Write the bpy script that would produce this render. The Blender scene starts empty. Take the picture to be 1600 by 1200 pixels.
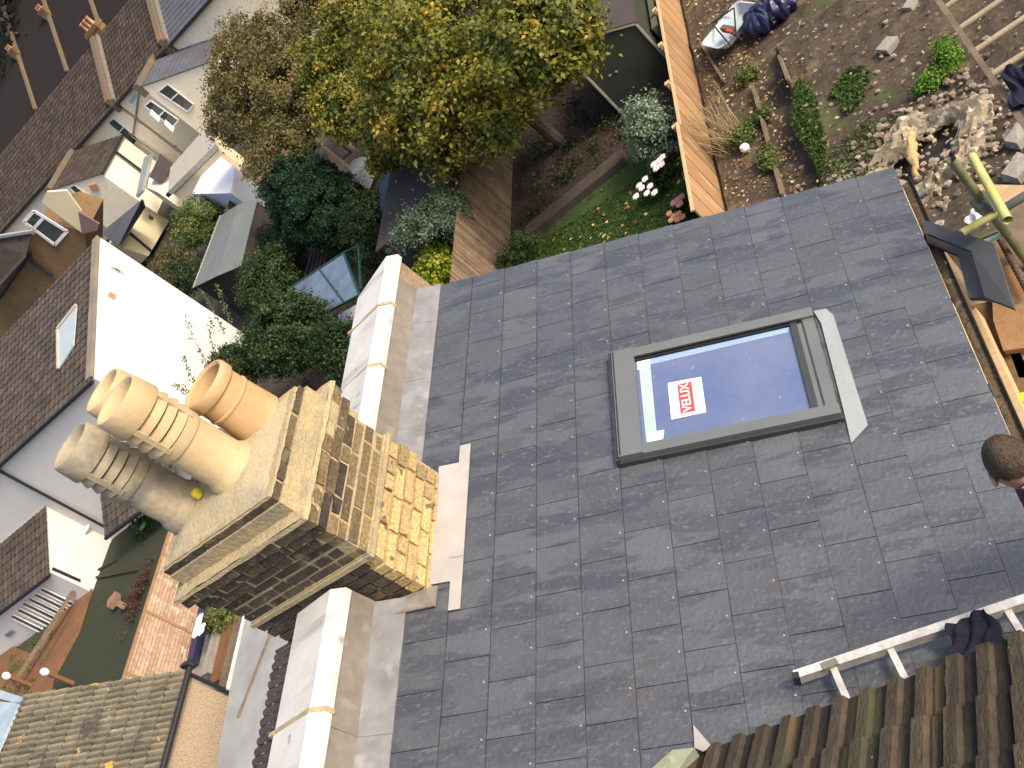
import bpy, math, random
import numpy as np
from mathutils import Vector, Matrix
# ---------------- camera, world, sun ----------------
CAM_Z = 12.0
FOC = 1606.73
R = np.array([[0.72637451, 0.01954163, -0.68702124], [-0.47533714, -0.70770382, -0.52269485], [-0.49642187, 0.70623893, -0.50476916]])
sc = bpy.context.scene
C0 = np.array([0, 0, CAM_Z])
cd = bpy.data.cameras.new("camera"); cam = bpy.data.objects.new("camera", cd); sc.collection.objects.link(cam)
cd.sensor_width = 36; cd.lens = FOC / 1600 * 36; cd.clip_end = 3000; cd.clip_start = 0.05
M = Matrix(((R[0][0], -R[1][0], -R[2][0], 0), (R[0][1], -R[1][1], -R[2][1], 0), (R[0][2], -R[1][2], -R[2][2], CAM_Z), (0, 0, 0, 1)))
cam.matrix_world = M
sc.camera = cam
SUN = Vector((0.78, -0.16, 0.64)).normalized()
w = bpy.data.worlds.new("World"); sc.world = w; w.use_nodes = True
nt = w.node_tree
sky = nt.nodes.new('ShaderNodeTexSky'); sky.sky_type = 'NISHITA'; sky.sun_disc = False
sky.sun_elevation = math.asin(SUN.z); sky.sun_rotation = math.atan2(SUN.x, SUN.y); sky.dust_density = 4.0; sky.air_density = 0.8; sky.ozone_density = 0.3
nt.links.new(sky.outputs[0], nt.nodes['Background'].inputs[0]); nt.nodes['Background'].inputs[1].default_value = 0.15
sl = bpy.data.lights.new("sun", 'SUN'); sl.energy = 1.5; sl.angle = math.radians(10); sl.color = (1, 0.88, 0.70)
so = bpy.data.objects.new("sun", sl); sc.collection.objects.link(so); so.rotation_euler = SUN.to_track_quat('Z', 'Y').to_euler()
sc.view_settings.view_transform = 'Standard'; sc.view_settings.look = 'None'; sc.view_settings.gamma = 1
sc.view_settings.exposure = 0.93
rnd = random.Random(7)

# ---------------- geometry helpers ----------------
def ray(x, y):
    v = R.T @ np.array([x - 800, y - 600, FOC]); return v / np.linalg.norm(v)
def az(x, y, z=0.0):
    v = ray(x, y); return Vector(C0 + v * ((z - CAM_Z) / v[2]))
def ay(x, y, Y): v = ray(x, y); return Vector(C0 + v * (Y / v[1]))
def ax(x, y, X): v = ray(x, y); return Vector(C0 + v * (X / v[0]))
def ap(x, y, P, n):
    v = ray(x, y); n = np.array(n, float); t = ((np.array(P) - C0) @ n) / (v @ n); return Vector(C0 + v * t)
def ad(x, y, d): return Vector(C0 + ray(x, y) * d)
V3 = Vector
WL = {}
class MB:
    def __init__(s): s.v = []; s.f = []; s.a = []; s.sm = []
    def add(s, vs, fs, var=0.5, smooth=False):
        o = len(s.v); s.v += [tuple(p) for p in vs]
        for f in fs: s.f.append(tuple(i + o for i in f)); s.a.append(var); s.sm.append(smooth)
    def slab(s, pts, vec, var=0.5):
        n = len(pts); vec = Vector(vec); a = [Vector(p) for p in pts]
        nn = Vector((0, 0, 0))
        for i in range(n): nn += a[i].cross(a[(i + 1) % n])
        if nn.dot(vec) > 0: a = a[::-1]
        b = [p + vec for p in a]
        s.add(a + b, [tuple(range(n)), tuple(range(2 * n - 1, n - 1, -1))] + [(j, i, i + n, j + n) for i in range(n) for j in [(i + 1) % n]], var)
    def box(s, lo, hi, var=0.5, jit=0):
        x0, y0, z0 = lo; x1, y1, z1 = hi
        vs = [Vector(p) for p in ((x0, y0, z0), (x1, y0, z0), (x1, y1, z0), (x0, y1, z0), (x0, y0, z1), (x1, y0, z1), (x1, y1, z1), (x0, y1, z1))]
        if jit: vs = [p + Vector([rnd.uniform(-jit, jit) for _ in range(3)]) for p in vs]
        s.add(vs, [(0, 3, 2, 1), (4, 5, 6, 7), (0, 1, 5, 4), (1, 2, 6, 5), (2, 3, 7, 6), (3, 0, 4, 7)], var)
    def obox(s, c, sx, sy, sz, rz=0, rx=0, ry=0, var=0.5, jit=0):
        m = Matrix.Translation(c) @ Matrix.Rotation(rz, 4, 'Z') @ Matrix.Rotation(ry, 4, 'Y') @ Matrix.Rotation(rx, 4, 'X')
        vs = [m @ Vector((x * sx / 2 + rnd.uniform(-jit, jit), y * sy / 2 + rnd.uniform(-jit, jit), z * sz / 2 + rnd.uniform(-jit, jit))) for z in (-1, 1) for x, y in ((-1, -1), (1, -1), (1, 1), (-1, 1))]
        s.add(vs, [(0, 3, 2, 1), (4, 5, 6, 7), (0, 1, 5, 4), (1, 2, 6, 5), (2, 3, 7, 6), (3, 0, 4, 7)], var)
    def beam(s, p, q, w_, h_, up=(0, 0, 1), var=0.5):
        p = Vector(p); q = Vector(q); d = (q - p).normalized(); sd = d.cross(Vector(up)).normalized(); u = sd.cross(d)
        a = [p + sd * (i * w_ / 2) + u * (j * h_ / 2) for i, j in ((-1, -1), (1, -1), (1, 1), (-1, 1))]
        b = [x + (q - p) for x in a]
        s.add(a + b, [(0, 1, 2, 3), (7, 6, 5, 4), (0, 4, 5, 1), (1, 5, 6, 2), (2, 6, 7, 3), (3, 7, 4, 0)], var)
    def tube(s, path, r, n=10, caps=True, var=0.5):
        path = [Vector(p) for p in path]; rs = r if isinstance(r, (list, tuple)) else [r] * len(path)
        rings = []; prev = None
        for i, p in enumerate(path):
            d = (path[min(i + 1, len(path) - 1)] - path[max(i - 1, 0)]).normalized()
            u = prev if prev else Vector((0.31, 0.2, 0.93)); sd = d.cross(u)
            if sd.length < 1e-3: sd = d.cross(Vector((1, 0, 0)))
            sd.normalize(); u = sd.cross(d).normalized(); prev = u
            rings.append([p + (sd * math.cos(t) + u * math.sin(t)) * rs[i] for t in [2 * math.pi * k / n for k in range(n)]])
        vs = [q for rg in rings for q in rg]; fs = []
        for i in range(len(path) - 1):
            for k in range(n):
                k2 = (k + 1) % n; fs.append((i * n + k, i * n + k2, (i + 1) * n + k2, (i + 1) * n + k))
        s.add(vs, fs, var, True)
        if caps: s.add(rings[0], [tuple(range(n - 1, -1, -1))], var); s.add(rings[-1], [tuple(range(n))], var)
    def lathe(s, base, prof, n=40, axis=(0, 0, 1), var=0.5, wob=0.0):
        base = Vector(base); m = Vector((0, 0, 1)).rotation_difference(Vector(axis).normalized()).to_matrix()
        vs = []; fs = []
        for r, z in prof:
            for k in range(n):
                t = 2 * math.pi * k / n; rr = r * (1 + wob * math.sin(3 * t + z * 9))
                vs.append(base + m @ Vector((rr * math.cos(t), rr * math.sin(t), z)))
        for i in range(len(prof) - 1):
            for k in range(n): k2 = (k + 1) % n; fs.append((i * n + k, i * n + k2, (i + 1) * n + k2, (i + 1) * n + k))
        s.add(vs, fs, var, True)
    def build(s, name, mat, parent=None, loc=None, mods=None):
        me = bpy.data.meshes.new(name)
        if parent is not None: L = WL[parent]
        else:
            L = Vector(loc) if loc is not None else Vector((sum(p[0] for p in s.v) / len(s.v), sum(p[1] for p in s.v) / len(s.v), min(p[2] for p in s.v)))
        me.from_pydata([(p[0] - L.x, p[1] - L.y, p[2] - L.z) for p in s.v], [], s.f)
        at = me.attributes.new('var', 'FLOAT', 'FACE'); at.data.foreach_set('value', s.a)
        me.polygons.foreach_set('use_smooth', s.sm)
        me.materials.append(mat); me.update()
        if any(s.sm): me.set_sharp_from_angle(angle=math.radians(33))
        o = bpy.data.objects.new(name, me); sc.collection.objects.link(o)
        if parent is not None: o.parent = parent
        else: o.location = L
        WL[o] = L
        return o
def tag(o, label, cat, group=None, kind=None):
    if label: o['label'] = label
    if cat: o['category'] = cat
    if group: o['group'] = group
    if kind: o['kind'] = kind
    return o
def T(name, label, cat, loc, group=None):
    o = bpy.data.objects.new(name, None); sc.collection.objects.link(o); o.location = loc; WL[o] = Vector(loc); o.empty_display_size = .2
    return tag(o, label, cat, group)
def dup(root, loc, label, rz=0):
    r = root.copy(); sc.collection.objects.link(r); r.location = loc; r.rotation_euler = (0, 0, rz); r['label'] = label; WL[r] = Vector(loc)
    for ch in list(root.children):
        c = ch.copy(); sc.collection.objects.link(c); c.parent = r
        for g in ch.children:
            d = g.copy(); sc.collection.objects.link(d); d.parent = c
    return r
# ---------------- materials ----------------
def mat(name, c1, c2=None, scale=4.0, rough=0.75, metal=0.0, bump=0.0, bscale=30.0, stretch=(1, 1, 1), var=0.0, c3=None, ramp=(0.35, 0.65), fine=0.25, fscale=60.0, spec=0.4, trans=0.0, extra=None):
    m = bpy.data.materials.new(name); m.use_nodes = True; N = m.node_tree.nodes; L = m.node_tree.links
    b = N['Principled BSDF']; b.inputs['Roughness'].default_value = rough; b.inputs['Metallic'].default_value = metal; b.inputs['Specular IOR Level'].default_value = spec
    c2 = c2 or tuple(x * 0.8 for x in c1)
    tc = N.new('ShaderNodeTexCoord'); mp = N.new('ShaderNodeMapping'); mp.inputs['Scale'].default_value = stretch; L.new(tc.outputs['Object'], mp.inputs[0])
    n1 = N.new('ShaderNodeTexNoise'); n1.inputs['Scale'].default_value = scale; n1.inputs['Detail'].default_value = 6; n1.inputs['Roughness'].default_value = .6; L.new(mp.outputs[0], n1.inputs['Vector'])
    r1 = N.new('ShaderNodeMapRange'); r1.inputs[1].default_value = ramp[0]; r1.inputs[2].default_value = ramp[1]; L.new(n1.outputs[0], r1.inputs[0])
    mx = N.new('ShaderNodeMix'); mx.data_type = 'RGBA'; mx.inputs[6].default_value = (*c1, 1); mx.inputs[7].default_value = (*c2, 1); L.new(r1.outputs[0], mx.inputs[0])
    out = mx.outputs[2]
    if c3:
        at = N.new('ShaderNodeAttribute'); at.attribute_name = 'var'
        m3 = N.new('ShaderNodeMix'); m3.data_type = 'RGBA'; L.new(at.outputs['Fac'], m3.inputs[0]); L.new(out, m3.inputs[6]); m3.inputs[7].default_value = (*c3, 1); out = m3.outputs[2]
    if fine:
        n2 = N.new('ShaderNodeTexNoise'); n2.inputs['Scale'].default_value = fscale; n2.inputs['Detail'].default_value = 4; L.new(mp.outputs[0], n2.inputs['Vector'])
        r2 = N.new('ShaderNodeMapRange'); r2.inputs[1].default_value = .25; r2.inputs[2].default_value = .75; r2.inputs[3].default_value = 1 - fine; r2.inputs[4].default_value = 1 + fine; L.new(n2.outputs[0], r2.inputs[0])
        vm = N.new('ShaderNodeVectorMath'); vm.operation = 'SCALE'; L.new(out, vm.inputs[0]); L.new(r2.outputs[0], vm.inputs['Scale']); out = vm.outputs[0]
    if var:
        at2 = N.new('ShaderNodeAttribute'); at2.attribute_name = 'var'
        r3 = N.new('ShaderNodeMapRange'); r3.inputs[3].default_value = 1 - var; r3.inputs[4].default_value = 1 + var; L.new(at2.outputs['Fac'], r3.inputs[0])
        vm2 = N.new('ShaderNodeVectorMath'); vm2.operation = 'SCALE'; L.new(out, vm2.inputs[0]); L.new(r3.outputs[0], vm2.inputs['Scale']); out = vm2.outputs[0]
    if extra: out = extra(N, L, mp, out)
    L.new(out, b.inputs['Base Color'])
    if bump:
        n3 = N.new('ShaderNodeTexNoise'); n3.inputs['Scale'].default_value = bscale; n3.inputs['Detail'].default_value = 5; L.new(mp.outputs[0], n3.inputs['Vector'])
        bp = N.new('ShaderNodeBump'); bp.inputs['Strength'].default_value = bump; bp.inputs['Distance'].default_value = .02; L.new(n3.outputs[0], bp.inputs['Height']); L.new(bp.outputs[0], b.inputs['Normal'])
    if trans:
        tr = N.new('ShaderNodeBsdfTranslucent'); L.new(out, tr.inputs[0]); ms = N.new('ShaderNodeMixShader'); ms.inputs[0].default_value = trans
        L.new(b.outputs[0], ms.inputs[1]); L.new(tr.outputs[0], ms.inputs[2]); L.new(ms.outputs[0], N['Material Output'].inputs[0])
    return m
def spots(col, scale, thr, soft=0.03, tex='NOISE', st=None):
    def f(N, L, mp, out):
        n = N.new('ShaderNodeTexNoise'); n.inputs['Scale'].default_value = scale; n.inputs['Detail'].default_value = 3
        if st:
            m2 = N.new('ShaderNodeMapping'); m2.inputs['Scale'].default_value = st; L.new(mp.outputs[0], m2.inputs[0]); L.new(m2.outputs[0], n.inputs['Vector'])
        else: L.new(mp.outputs[0], n.inputs['Vector'])
        r = N.new('ShaderNodeMapRange'); r.inputs[1].default_value = thr; r.inputs[2].default_value = thr + soft; L.new(n.outputs[0], r.inputs[0])
        x = N.new('ShaderNodeMix'); x.data_type = 'RGBA'; L.new(r.outputs[0], x.inputs[0]); L.new(out, x.inputs[6]); x.inputs[7].default_value = (*col, 1); return x.outputs[2]
    return f
def chain(*fs):
    def g(N, L, mp, out):
        for f in fs: out = f(N, L, mp, out)
        return out
    return g
def leafmat(name, ca, cb, cc, trans=0.25, rough=.55):
    m = bpy.data.materials.new(name); m.use_nodes = True; N = m.node_tree.nodes; L = m.node_tree.links
    b = N['Principled BSDF']; b.inputs['Roughness'].default_value = rough; b.inputs['Specular IOR Level'].default_value = .3
    at = N.new('ShaderNodeAttribute'); at.attribute_name = 'var'; cr = N.new('ShaderNodeValToRGB'); L.new(at.outputs['Fac'], cr.inputs[0])
    e = cr.color_ramp.elements; e[0].position = 0.0; e[0].color = (*ca, 1); e[1].position = 1; e[1].color = (*cc, 1); x = e.new(.62); x.color = (*cb, 1)
    L.new(cr.outputs[0], b.inputs['Base Color'])
    tr = N.new('ShaderNodeBsdfTranslucent'); L.new(cr.outputs[0], tr.inputs[0]); ms = N.new('ShaderNodeMixShader'); ms.inputs[0].default_value = trans
    L.new(b.outputs[0], ms.inputs[1]); L.new(tr.outputs[0], ms.inputs[2]); L.new(ms.outputs[0], N['Material Output'].inputs[0])
    return m
mSlate = mat('slate', (.066, .074, .083), (.082, .087, .094), scale=3.5, rough=.40, bump=.25, bscale=40, stretch=(1, 1, 1), var=.13, fine=.10, fscale=90, spec=.75,
             extra=chain(spots((.047, .052, .062), 1.7, .535, .06, st=(.8, 3.0, 1)), spots((.056, .060, .069), 5, .54, .05, st=(.7, 2.4, 1)), spots((.068, .066, .068), 2.1, .63, .08, st=(1, 2, 1)), spots((.10, .105, .112), 26, .585, .10, st=(1, 2, 1))))
mSlateEdge = mSlate
mLead = mat('weathered_lead', (.25, .25, .255), (.18, .178, .175), scale=5, rough=.55, metal=.15, fine=.12, fscale=14, bump=.15, bscale=12, extra=spots((.34, .335, .335), 7, .6, .2))
mLeadBrown = mat('brown_lead', (.23, .205, .17), (.17, .15, .125), scale=4, rough=.6, metal=.1, fine=.15, fscale=18, bump=.15, bscale=14, extra=spots((.29, .27, .24), 9, .6, .2))
mLeadPale = mat('pale_lead', (.40, .37, .345), (.32, .30, .275), scale=5, rough=.6, fine=.1, fscale=20)
mCoping = mat('coping_stone', (.60, .585, .545), (.48, .47, .44), scale=3, rough=.8, fine=.06, fscale=80, bump=.1, extra=chain(spots((.36, .355, .345), 2.6, .55, .15, st=(.6, 2.5, 1)), spots((.28, .275, .265), 9, .66, .1)))
mMortar = mat('lime_mortar', (.42, .335, .185), (.33, .27, .165), scale=7, rough=.95, bump=.6, bscale=60, fine=.2, fscale=50, extra=spots((.25, .22, .16), 9, .62, .1))
mFlaunch = mat('flaunching_mortar', (.44, .355, .21), (.34, .29, .195), scale=5, rough=.95, bump=.5, bscale=45, fine=.12, fscale=60, extra=spots((.26, .25, .22), 8, .6, .14))
mBrick = mat('sooty_brick', (.035, .03, .025), (.07, .055, .04), scale=18, rough=.95, bump=.8, bscale=70, c3=(.58, .41, .18), fine=.4, fscale=50, extra=chain(spots((.36, .29, .16), 11, .67, .05), spots((.16, .12, .07), 9, .63, .05)))
mPot = mat('buff_clay', (.50, .38, .215), (.43, .32, .175), scale=4, rough=.75, fine=.07, fscale=60, extra=chain(spots((.38, .29, .17), 5, .55, .2), spots((.25, .19, .12), 7, .68, .08)), bump=.15)
mPotOr = mat('orange_clay', (.50, .34, .175), (.42, .28, .135), scale=5, rough=.7, fine=.07, bump=.1)
mPotGrey = mat('stained_clay', (.36, .30, .20), (.25, .22, .16), scale=6, rough=.85, fine=.15, fscale=30, extra=spots((.18, .165, .14), 5, .6, .15), bump=.2)
mTile = mat('mossy_concrete_tile', (.056, .042, .025), (.036, .027, .019), scale=8, rough=.9, fine=.25, fscale=50, bump=.5, bscale=80, var=.5, stretch=(1, .35, .35),
            extra=chain(spots((.095, .064, .028), 9, .58, .10, st=(2.4, .15, .15)), spots((.055, .06, .025), 3, .56, .1), spots((.42, .42, .38), 34, .75, .02)))
mTileDark = mat('brown_concrete_tile', (.070, .054, .043), (.047, .037, .030), scale=3, rough=.9, fine=.3, fscale=14, bump=.3, var=.25, extra=chain(spots((.2, .19, .17), 9, .72, .03)))
mTileFar = mat('far_brown_tile', (.060, .042, .030), (.040, .029, .022), scale=1.2, rough=.95, fine=.3, fscale=5, var=.3, extra=spots((.13, .11, .085), 3.5, .73, .03))
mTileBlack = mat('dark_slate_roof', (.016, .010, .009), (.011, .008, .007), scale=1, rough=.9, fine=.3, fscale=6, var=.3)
mTileLichen = mat('lichen_tile', (.165, .145, .10), (.12, .105, .072), scale=2, rough=.95, fine=.25, fscale=14, var=.6, bump=.3,
                  extra=chain(spots((.075, .065, .055), 1.3, .60, .1), spots((.5, .5, .46), 9, .715, .02), spots((.60, .32, .05), 1.7, .675, .03)))
mWhite = mat('white_render', (.67, .65, .61), (.62, .60, .565), scale=.6, rough=.85, fine=.03, fscale=8)
mWhiteB = mat('grey_white_render', (.72, .72, .74), (.68, .68, .70), scale=.5, rough=.85, fine=.04, fscale=9)
mCream = mat('cream_render', (.80, .72, .56), (.75, .67, .52), scale=.4, rough=.9, fine=.06, fscale=4, extra=spots((.62, .56, .43), .8, .66, .1))
mCreamY = mat('yellow_cream_render', (.70, .60, .38), (.64, .55, .35), scale=.5, rough=.9, fine=.05, fscale=4)
mFarBrick = mat('far_stock_brick', (.19, .115, .052), (.14, .085, .042), scale=1.5, rough=.95, fine=.25, fscale=12)
mBrickWall = mat('stock_brick_wall', (.30, .22, .13), (.22, .16, .10), scale=3, rough=.95, fine=.3, fscale=30)
mPebble = mat('pebbledash', (.40, .31, .215), (.31, .235, .16), scale=30, rough=.95, fine=.35, fscale=22, bump=.8, bscale=30)
mBlackP = mat('black_plastic', (.02, .02, .022), rough=.45, fine=.1)
mGreyP = mat('grey_paint', (.2, .21, .22), rough=.5, fine=.1)
mUPVC = mat('white_plastic', (.78, .78, .77), rough=.5, fine=.04)
mGlassD = mat('dark_window_glass', (.035, .045, .045), (.06, .075, .07), scale=.7, rough=.12, fine=.1, spec=.8)
mGlassP = mat('pale_window_glass', (.42, .47, .48), (.34, .4, .42), scale=.6, rough=.2, fine=.05, spec=.6)
mSoil = mat('garden_soil', (.085, .062, .041), (.056, .041, .027), scale=.8, rough=1, fine=.45, fscale=14, bump=.6, bscale=8,
            extra=chain(spots((.15, .115, .06), 1.7, .57, .12), spots((.07, .085, .028), .55, .62, .06), spots((.30, .26, .19), 14, .70, .03)))
mSoilDark = mat('damp_soil', (.05, .033, .022), (.032, .022, .016), scale=1.5, rough=1, fine=.5, fscale=18, bump=.5, bscale=12, extra=spots((.12, .07, .04), 16, .67, .03))
mLawn = mat('lawn_turf', (.050, .088, .018), (.034, .062, .014), scale=.9, rough=1, fine=.3, fscale=25, bump=.5, bscale=40)
mTurf = mat('artificial_turf', (.032, .038, .018), (.026, .031, .015), scale=.7, rough=.95, fine=.15, fscale=10, stretch=(.5, 4, 1))
mConcrete = mat('concrete', (.33, .30, .25), (.24, .215, .18), scale=2, rough=.95, fine=.2, fscale=20)
mRubble = mat('pale_rubble', (.33, .27, .175), (.18, .14, .095), scale=4, rough=1, fine=.4, fscale=12, bump=.9, bscale=16, extra=spots((.50, .44, .33), 7, .6, .05))
mTimberO = mat('orange_timber', (.34, .205, .10), (.28, .155, .07), scale=2, rough=.8, fine=.15, fscale=10, stretch=(6, 6, .6), var=.18, extra=spots((.62, .44, .25), 1.2, .62, .15))
mTimberP = mat('pine_timber', (.60, .43, .24), (.50, .34, .17), scale=3, rough=.8, fine=.12, fscale=14, stretch=(1, 5, 5), var=.1)
mTimberG = mat('grey_brown_timber', (.20, .15, .095), (.13, .095, .06), scale=3, rough=.9, fine=.25, fscale=16, var=.3)
mTimberPink = mat('pinkish_timber', (.38, .26, .18), (.29, .19, .13), scale=2, rough=.9, fine=.25, fscale=12, var=.25, extra=spots((.56, .42, .32), 3, .58, .15))
mTimberD = mat('dark_timber', (.055, .043, .035), (.038, .03, .024), scale=2, rough=.9, fine=.25, fscale=12, var=.15)
mRust = mat('stained_fence_timber', (.21, .10, .042), (.155, .075, .034), scale=1.5, rough=.85, fine=.2, fscale=9, var=.15)
mShed = mat('dark_green_paint', (.035, .042, .028), (.028, .033, .023), scale=2, rough=.7, fine=.1, fscale=6)
mShedTrim = mat('stone_coloured_trim', (.42, .38, .31), (.34, .31, .25), scale=4, rough=.8, fine=.15)
mFelt = mat('brown_roof_felt', (.052, .042, .040), (.042, .034, .033), scale=.8, rough=.95, fine=.2, fscale=25)
mFeltG = mat('grey_green_roof_felt', (.17, .19, .18), (.14, .155, .15), scale=.9, rough=.9, fine=.1, fscale=14)
mGreenSh = mat('mossy_felt', (.10, .11, .06), (.08, .085, .05), scale=2, rough=.9)
mSkin = mat('skin', (.62, .32, .22), (.55, .27, .18), scale=6, rough=.5, fine=.05)
mHair = mat('brown_hair', (.032, .021, .013), (.085, .058, .034), scale=14, rough=.65, fine=.45, fscale=190, stretch=(1.2, .5, .5), bump=.6, bscale=170)
mNavy = mat('navy_cloth', (.007, .008, .020), (.011, .012, .028), scale=8, rough=.9, fine=.2)
mNavyB = mat('dark_blue_polythene', (.02, .022, .06), (.03, .035, .09), scale=5, rough=.3, fine=.1, bump=.5, bscale=9)
mPink = mat('pink_cloth', (.6, .2, .32), rough=.9)
mAlu = mat('weathered_aluminium', (.62, .60, .56), (.42, .40, .36), scale=14, rough=.5, metal=.3, fine=.15, fscale=60)
mTubeG = mat('green_painted_steel', (.16, .17, .075), (.22, .22, .14), scale=8, rough=.6, metal=.2, fine=.25, fscale=30)
mTubeY = mat('yellow_painted_steel', (.52, .47, .10), (.42, .42, .2), scale=7, rough=.55, fine=.2, fscale=20)
mTubeGr = mat('dull_galvanised_steel', (.20, .22, .19), (.15, .17, .12), scale=9, rough=.6, metal=.3, fine=.2)
mRidgeT = mat('charcoal_ridge_tile', (.085, .088, .09), (.072, .075, .077), scale=3, rough=.75, fine=.06, fscale=40)
mVelux = mat('grey_lacquered_metal', (.165, .175, .17), (.145, .155, .15), scale=3, rough=.42, metal=.3, fine=.04)
mVeluxD = mat('dark_grey_metal', (.06, .063, .063), rough=.45, metal=.3, fine=.05)
mFlash = mat('grey_flashing', (.30, .32, .32), (.27, .29, .29), scale=3, rough=.5, metal=.2, fine=.05)
mVGlass = mat('skylight_glass', (.09, .125, .235), (.145, .165, .27), scale=1.6, rough=.12, fine=.04, spec=.7, extra=chain(spots((.17, .18, .25), 1.3, .56, .25), spots((.55, .58, .75), 60, .74, .02)))  # blue tones paint a sky reflection into the glass colour
mVLite = mat('pale_frame_behind_glass', (.30, .44, .40), (.38, .50, .45), scale=2, rough=.3, fine=.03)
mVBlue = mat('pale_blue_reveal', (.27, .37, .52), (.22, .31, .48), scale=2, rough=.3, fine=.03)
mPaper = mat('white_sticker', (.80, .85, .78), rough=.6, fine=.02)
mRed = mat('red_print', (.72, .06, .07), rough=.6, fine=.02)
mYell = mat('bright_yellow_plastic', (.80, .62, .03), rough=.6, fine=.05)
mGreenF = mat('dark_green_metal', (.012, .07, .045), (.01, .05, .035), rough=.5, scale=3)
mGGlass = mat('greenhouse_glass', (.16, .21, .25), (.11, .14, .20), scale=2.2, rough=.25, fine=.1)
mPurple = mat('purple_paint', (.16, .08, .14), rough=.8)
mTerra = mat('terracotta', (.50, .24, .12), rough=.8)
mTubBl = mat('galvanised_tub', (.50, .55, .57), (.42, .47, .50), scale=3, rough=.45, fine=.06)
mMint = mat('mint_plastic', (.42, .75, .58), rough=.6)
mWhiteCl = mat('white_cloth', (.78, .76, .76), rough=.9)
mGround = mat('distant_ground', (.05, .055, .03), (.07, .06, .04), scale=.3, rough=1, fine=.3, fscale=3)
mRose = mat('pale_petals', (.85, .62, .60), (.80, .70, .66), scale=20, rough=.8)
mWhitePet = mat('white_petals', (.85, .82, .72), rough=.8)
mHeather = mat('purple_petals', (.25, .10, .20), (.40, .2, .12), scale=12, rough=.9)
L_big = leafmat('yellow_green_leaf', (.04, .07, .011), (.19, .195, .028), (.46, .30, .035))
L_tan = leafmat('olive_tan_leaf', (.06, .062, .022), (.17, .14, .045), (.34, .235, .095))
L_con = leafmat('conifer_foliage', (.007, .024, .011), (.013, .045, .018), (.035, .10, .03), trans=.1)
L_dk = leafmat('dark_green_leaf', (.014, .030, .010), (.030, .058, .016), (.085, .11, .028))
L_mid = leafmat('mid_green_leaf', (.05, .09, .02), (.11, .16, .035), (.24, .22, .07))
L_grey = leafmat('grey_green_leaf', (.05, .08, .045), (.13, .18, .11), (.30, .36, .25))
L_lime = leafmat('lime_leaf', (.12, .20, .015), (.35, .42, .03), (.60, .60, .08))
L_weed = leafmat('bright_weed', (.05, .12, .01), (.12, .24, .02), (.25, .38, .05))
L_lit = leafmat('fallen_leaf', (.12, .05, .02), (.30, .16, .06), (.60, .50, .25), trans=.05)
L_straw = leafmat('dry_stalk', (.14, .09, .045), (.24, .17, .09), (.36, .28, .17), trans=0)
L_gr = leafmat('grass_blade', (.045, .09, .018), (.075, .14, .025), (.12, .18, .035))
L_red = leafmat('russet_leaf', (.06, .025, .015), (.13, .06, .038), (.20, .11, .07))
mBark = mat('bark', (.09, .07, .05), (.05, .04, .03), scale=8, rough=1, fine=.3)

# ---------------- foliage ----------------
def leaves_mesh(name, P, Nn, size, var, m, parent=None, loc=None, aspect=.62, tag_=None):
    n = len(P); rs = np.random.RandomState(abs(hash(name)) % 1000 + n % 97)
    t = rs.normal(size=(n, 3)); t -= (t * Nn).sum(1)[:, None] * Nn; t /= np.linalg.norm(t, axis=1)[:, None] + 1e-9; b = np.cross(Nn, t)
    s = size if np.ndim(size) else np.full(n, size); s = (s * rs.uniform(.7, 1.3, n))[:, None]
    V = np.empty((n, 4, 3)); V[:, 0] = P - t * s * .5; V[:, 1] = P + b * s * aspect * .5 + Nn * s * .12; V[:, 2] = P + t * s * .5; V[:, 3] = P - b * s * aspect * .5 + Nn * s * .12
    L = np.array(WL[parent]) if parent is not None else np.array(loc if loc is not None else (P[:, 0].mean(), P[:, 1].mean(), P[:, 2].min()))
    V = (V - L).reshape(-1, 3)
    me = bpy.data.meshes.new(name); me.vertices.add(n * 4); me.vertices.foreach_set('co', V.astype(np.float32).ravel())
    me.loops.add(n * 4); me.loops.foreach_set('vertex_index', np.arange(n * 4, dtype=np.int32)); me.polygons.add(n)
    me.polygons.foreach_set('loop_start', np.arange(0, n * 4, 4, dtype=np.int32)); me.polygons.foreach_set('loop_total', np.full(n, 4, np.int32))
    me.update(); at = me.attributes.new('var', 'FLOAT', 'FACE'); at.data.foreach_set('value', np.clip(var, 0, 1).astype(np.float32)); me.materials.append(m); me.validate()
    o = bpy.data.objects.new(name, me); sc.collection.objects.link(o)
    if parent is not None: o.parent = parent
    else: o.location = L
    WL[o] = Vector(L); return o
def clump_cloud(c, rad, nclump, per, lump, seed, shell=.55, flat=1.0, vshift=0.0, fn=None):
    rs = np.random.RandomState(seed); d = rs.normal(size=(nclump, 3)); d /= np.linalg.norm(d, axis=1)[:, None]
    r = shell + (1 - shell) * rs.uniform(0, 1, nclump) ** .6; r *= rs.uniform(.82, 1.12, nclump)
    cc = np.array(c) + d * r[:, None] * np.array(rad)
    if fn is not None: k = fn(cc); cc = cc[k]; d = d[k]
    k = len(cc); ls = lump * rs.uniform(.6, 1.3, k)
    P = np.repeat(cc, per, 0) + rs.normal(size=(k * per, 3)) * np.repeat(ls, per)[:, None] * np.array([.5, .5, .42 * flat])
    N = np.repeat(d, per, 0) * .9 + rs.normal(size=(k * per, 3)) * .75 + np.array([0, 0, .35]); N /= np.linalg.norm(N, axis=1)[:, None]
    v = np.repeat(rs.uniform(0, .6, k), per) + rs.uniform(-.12, .4, k * per) + vshift
    return P, N, v
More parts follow.
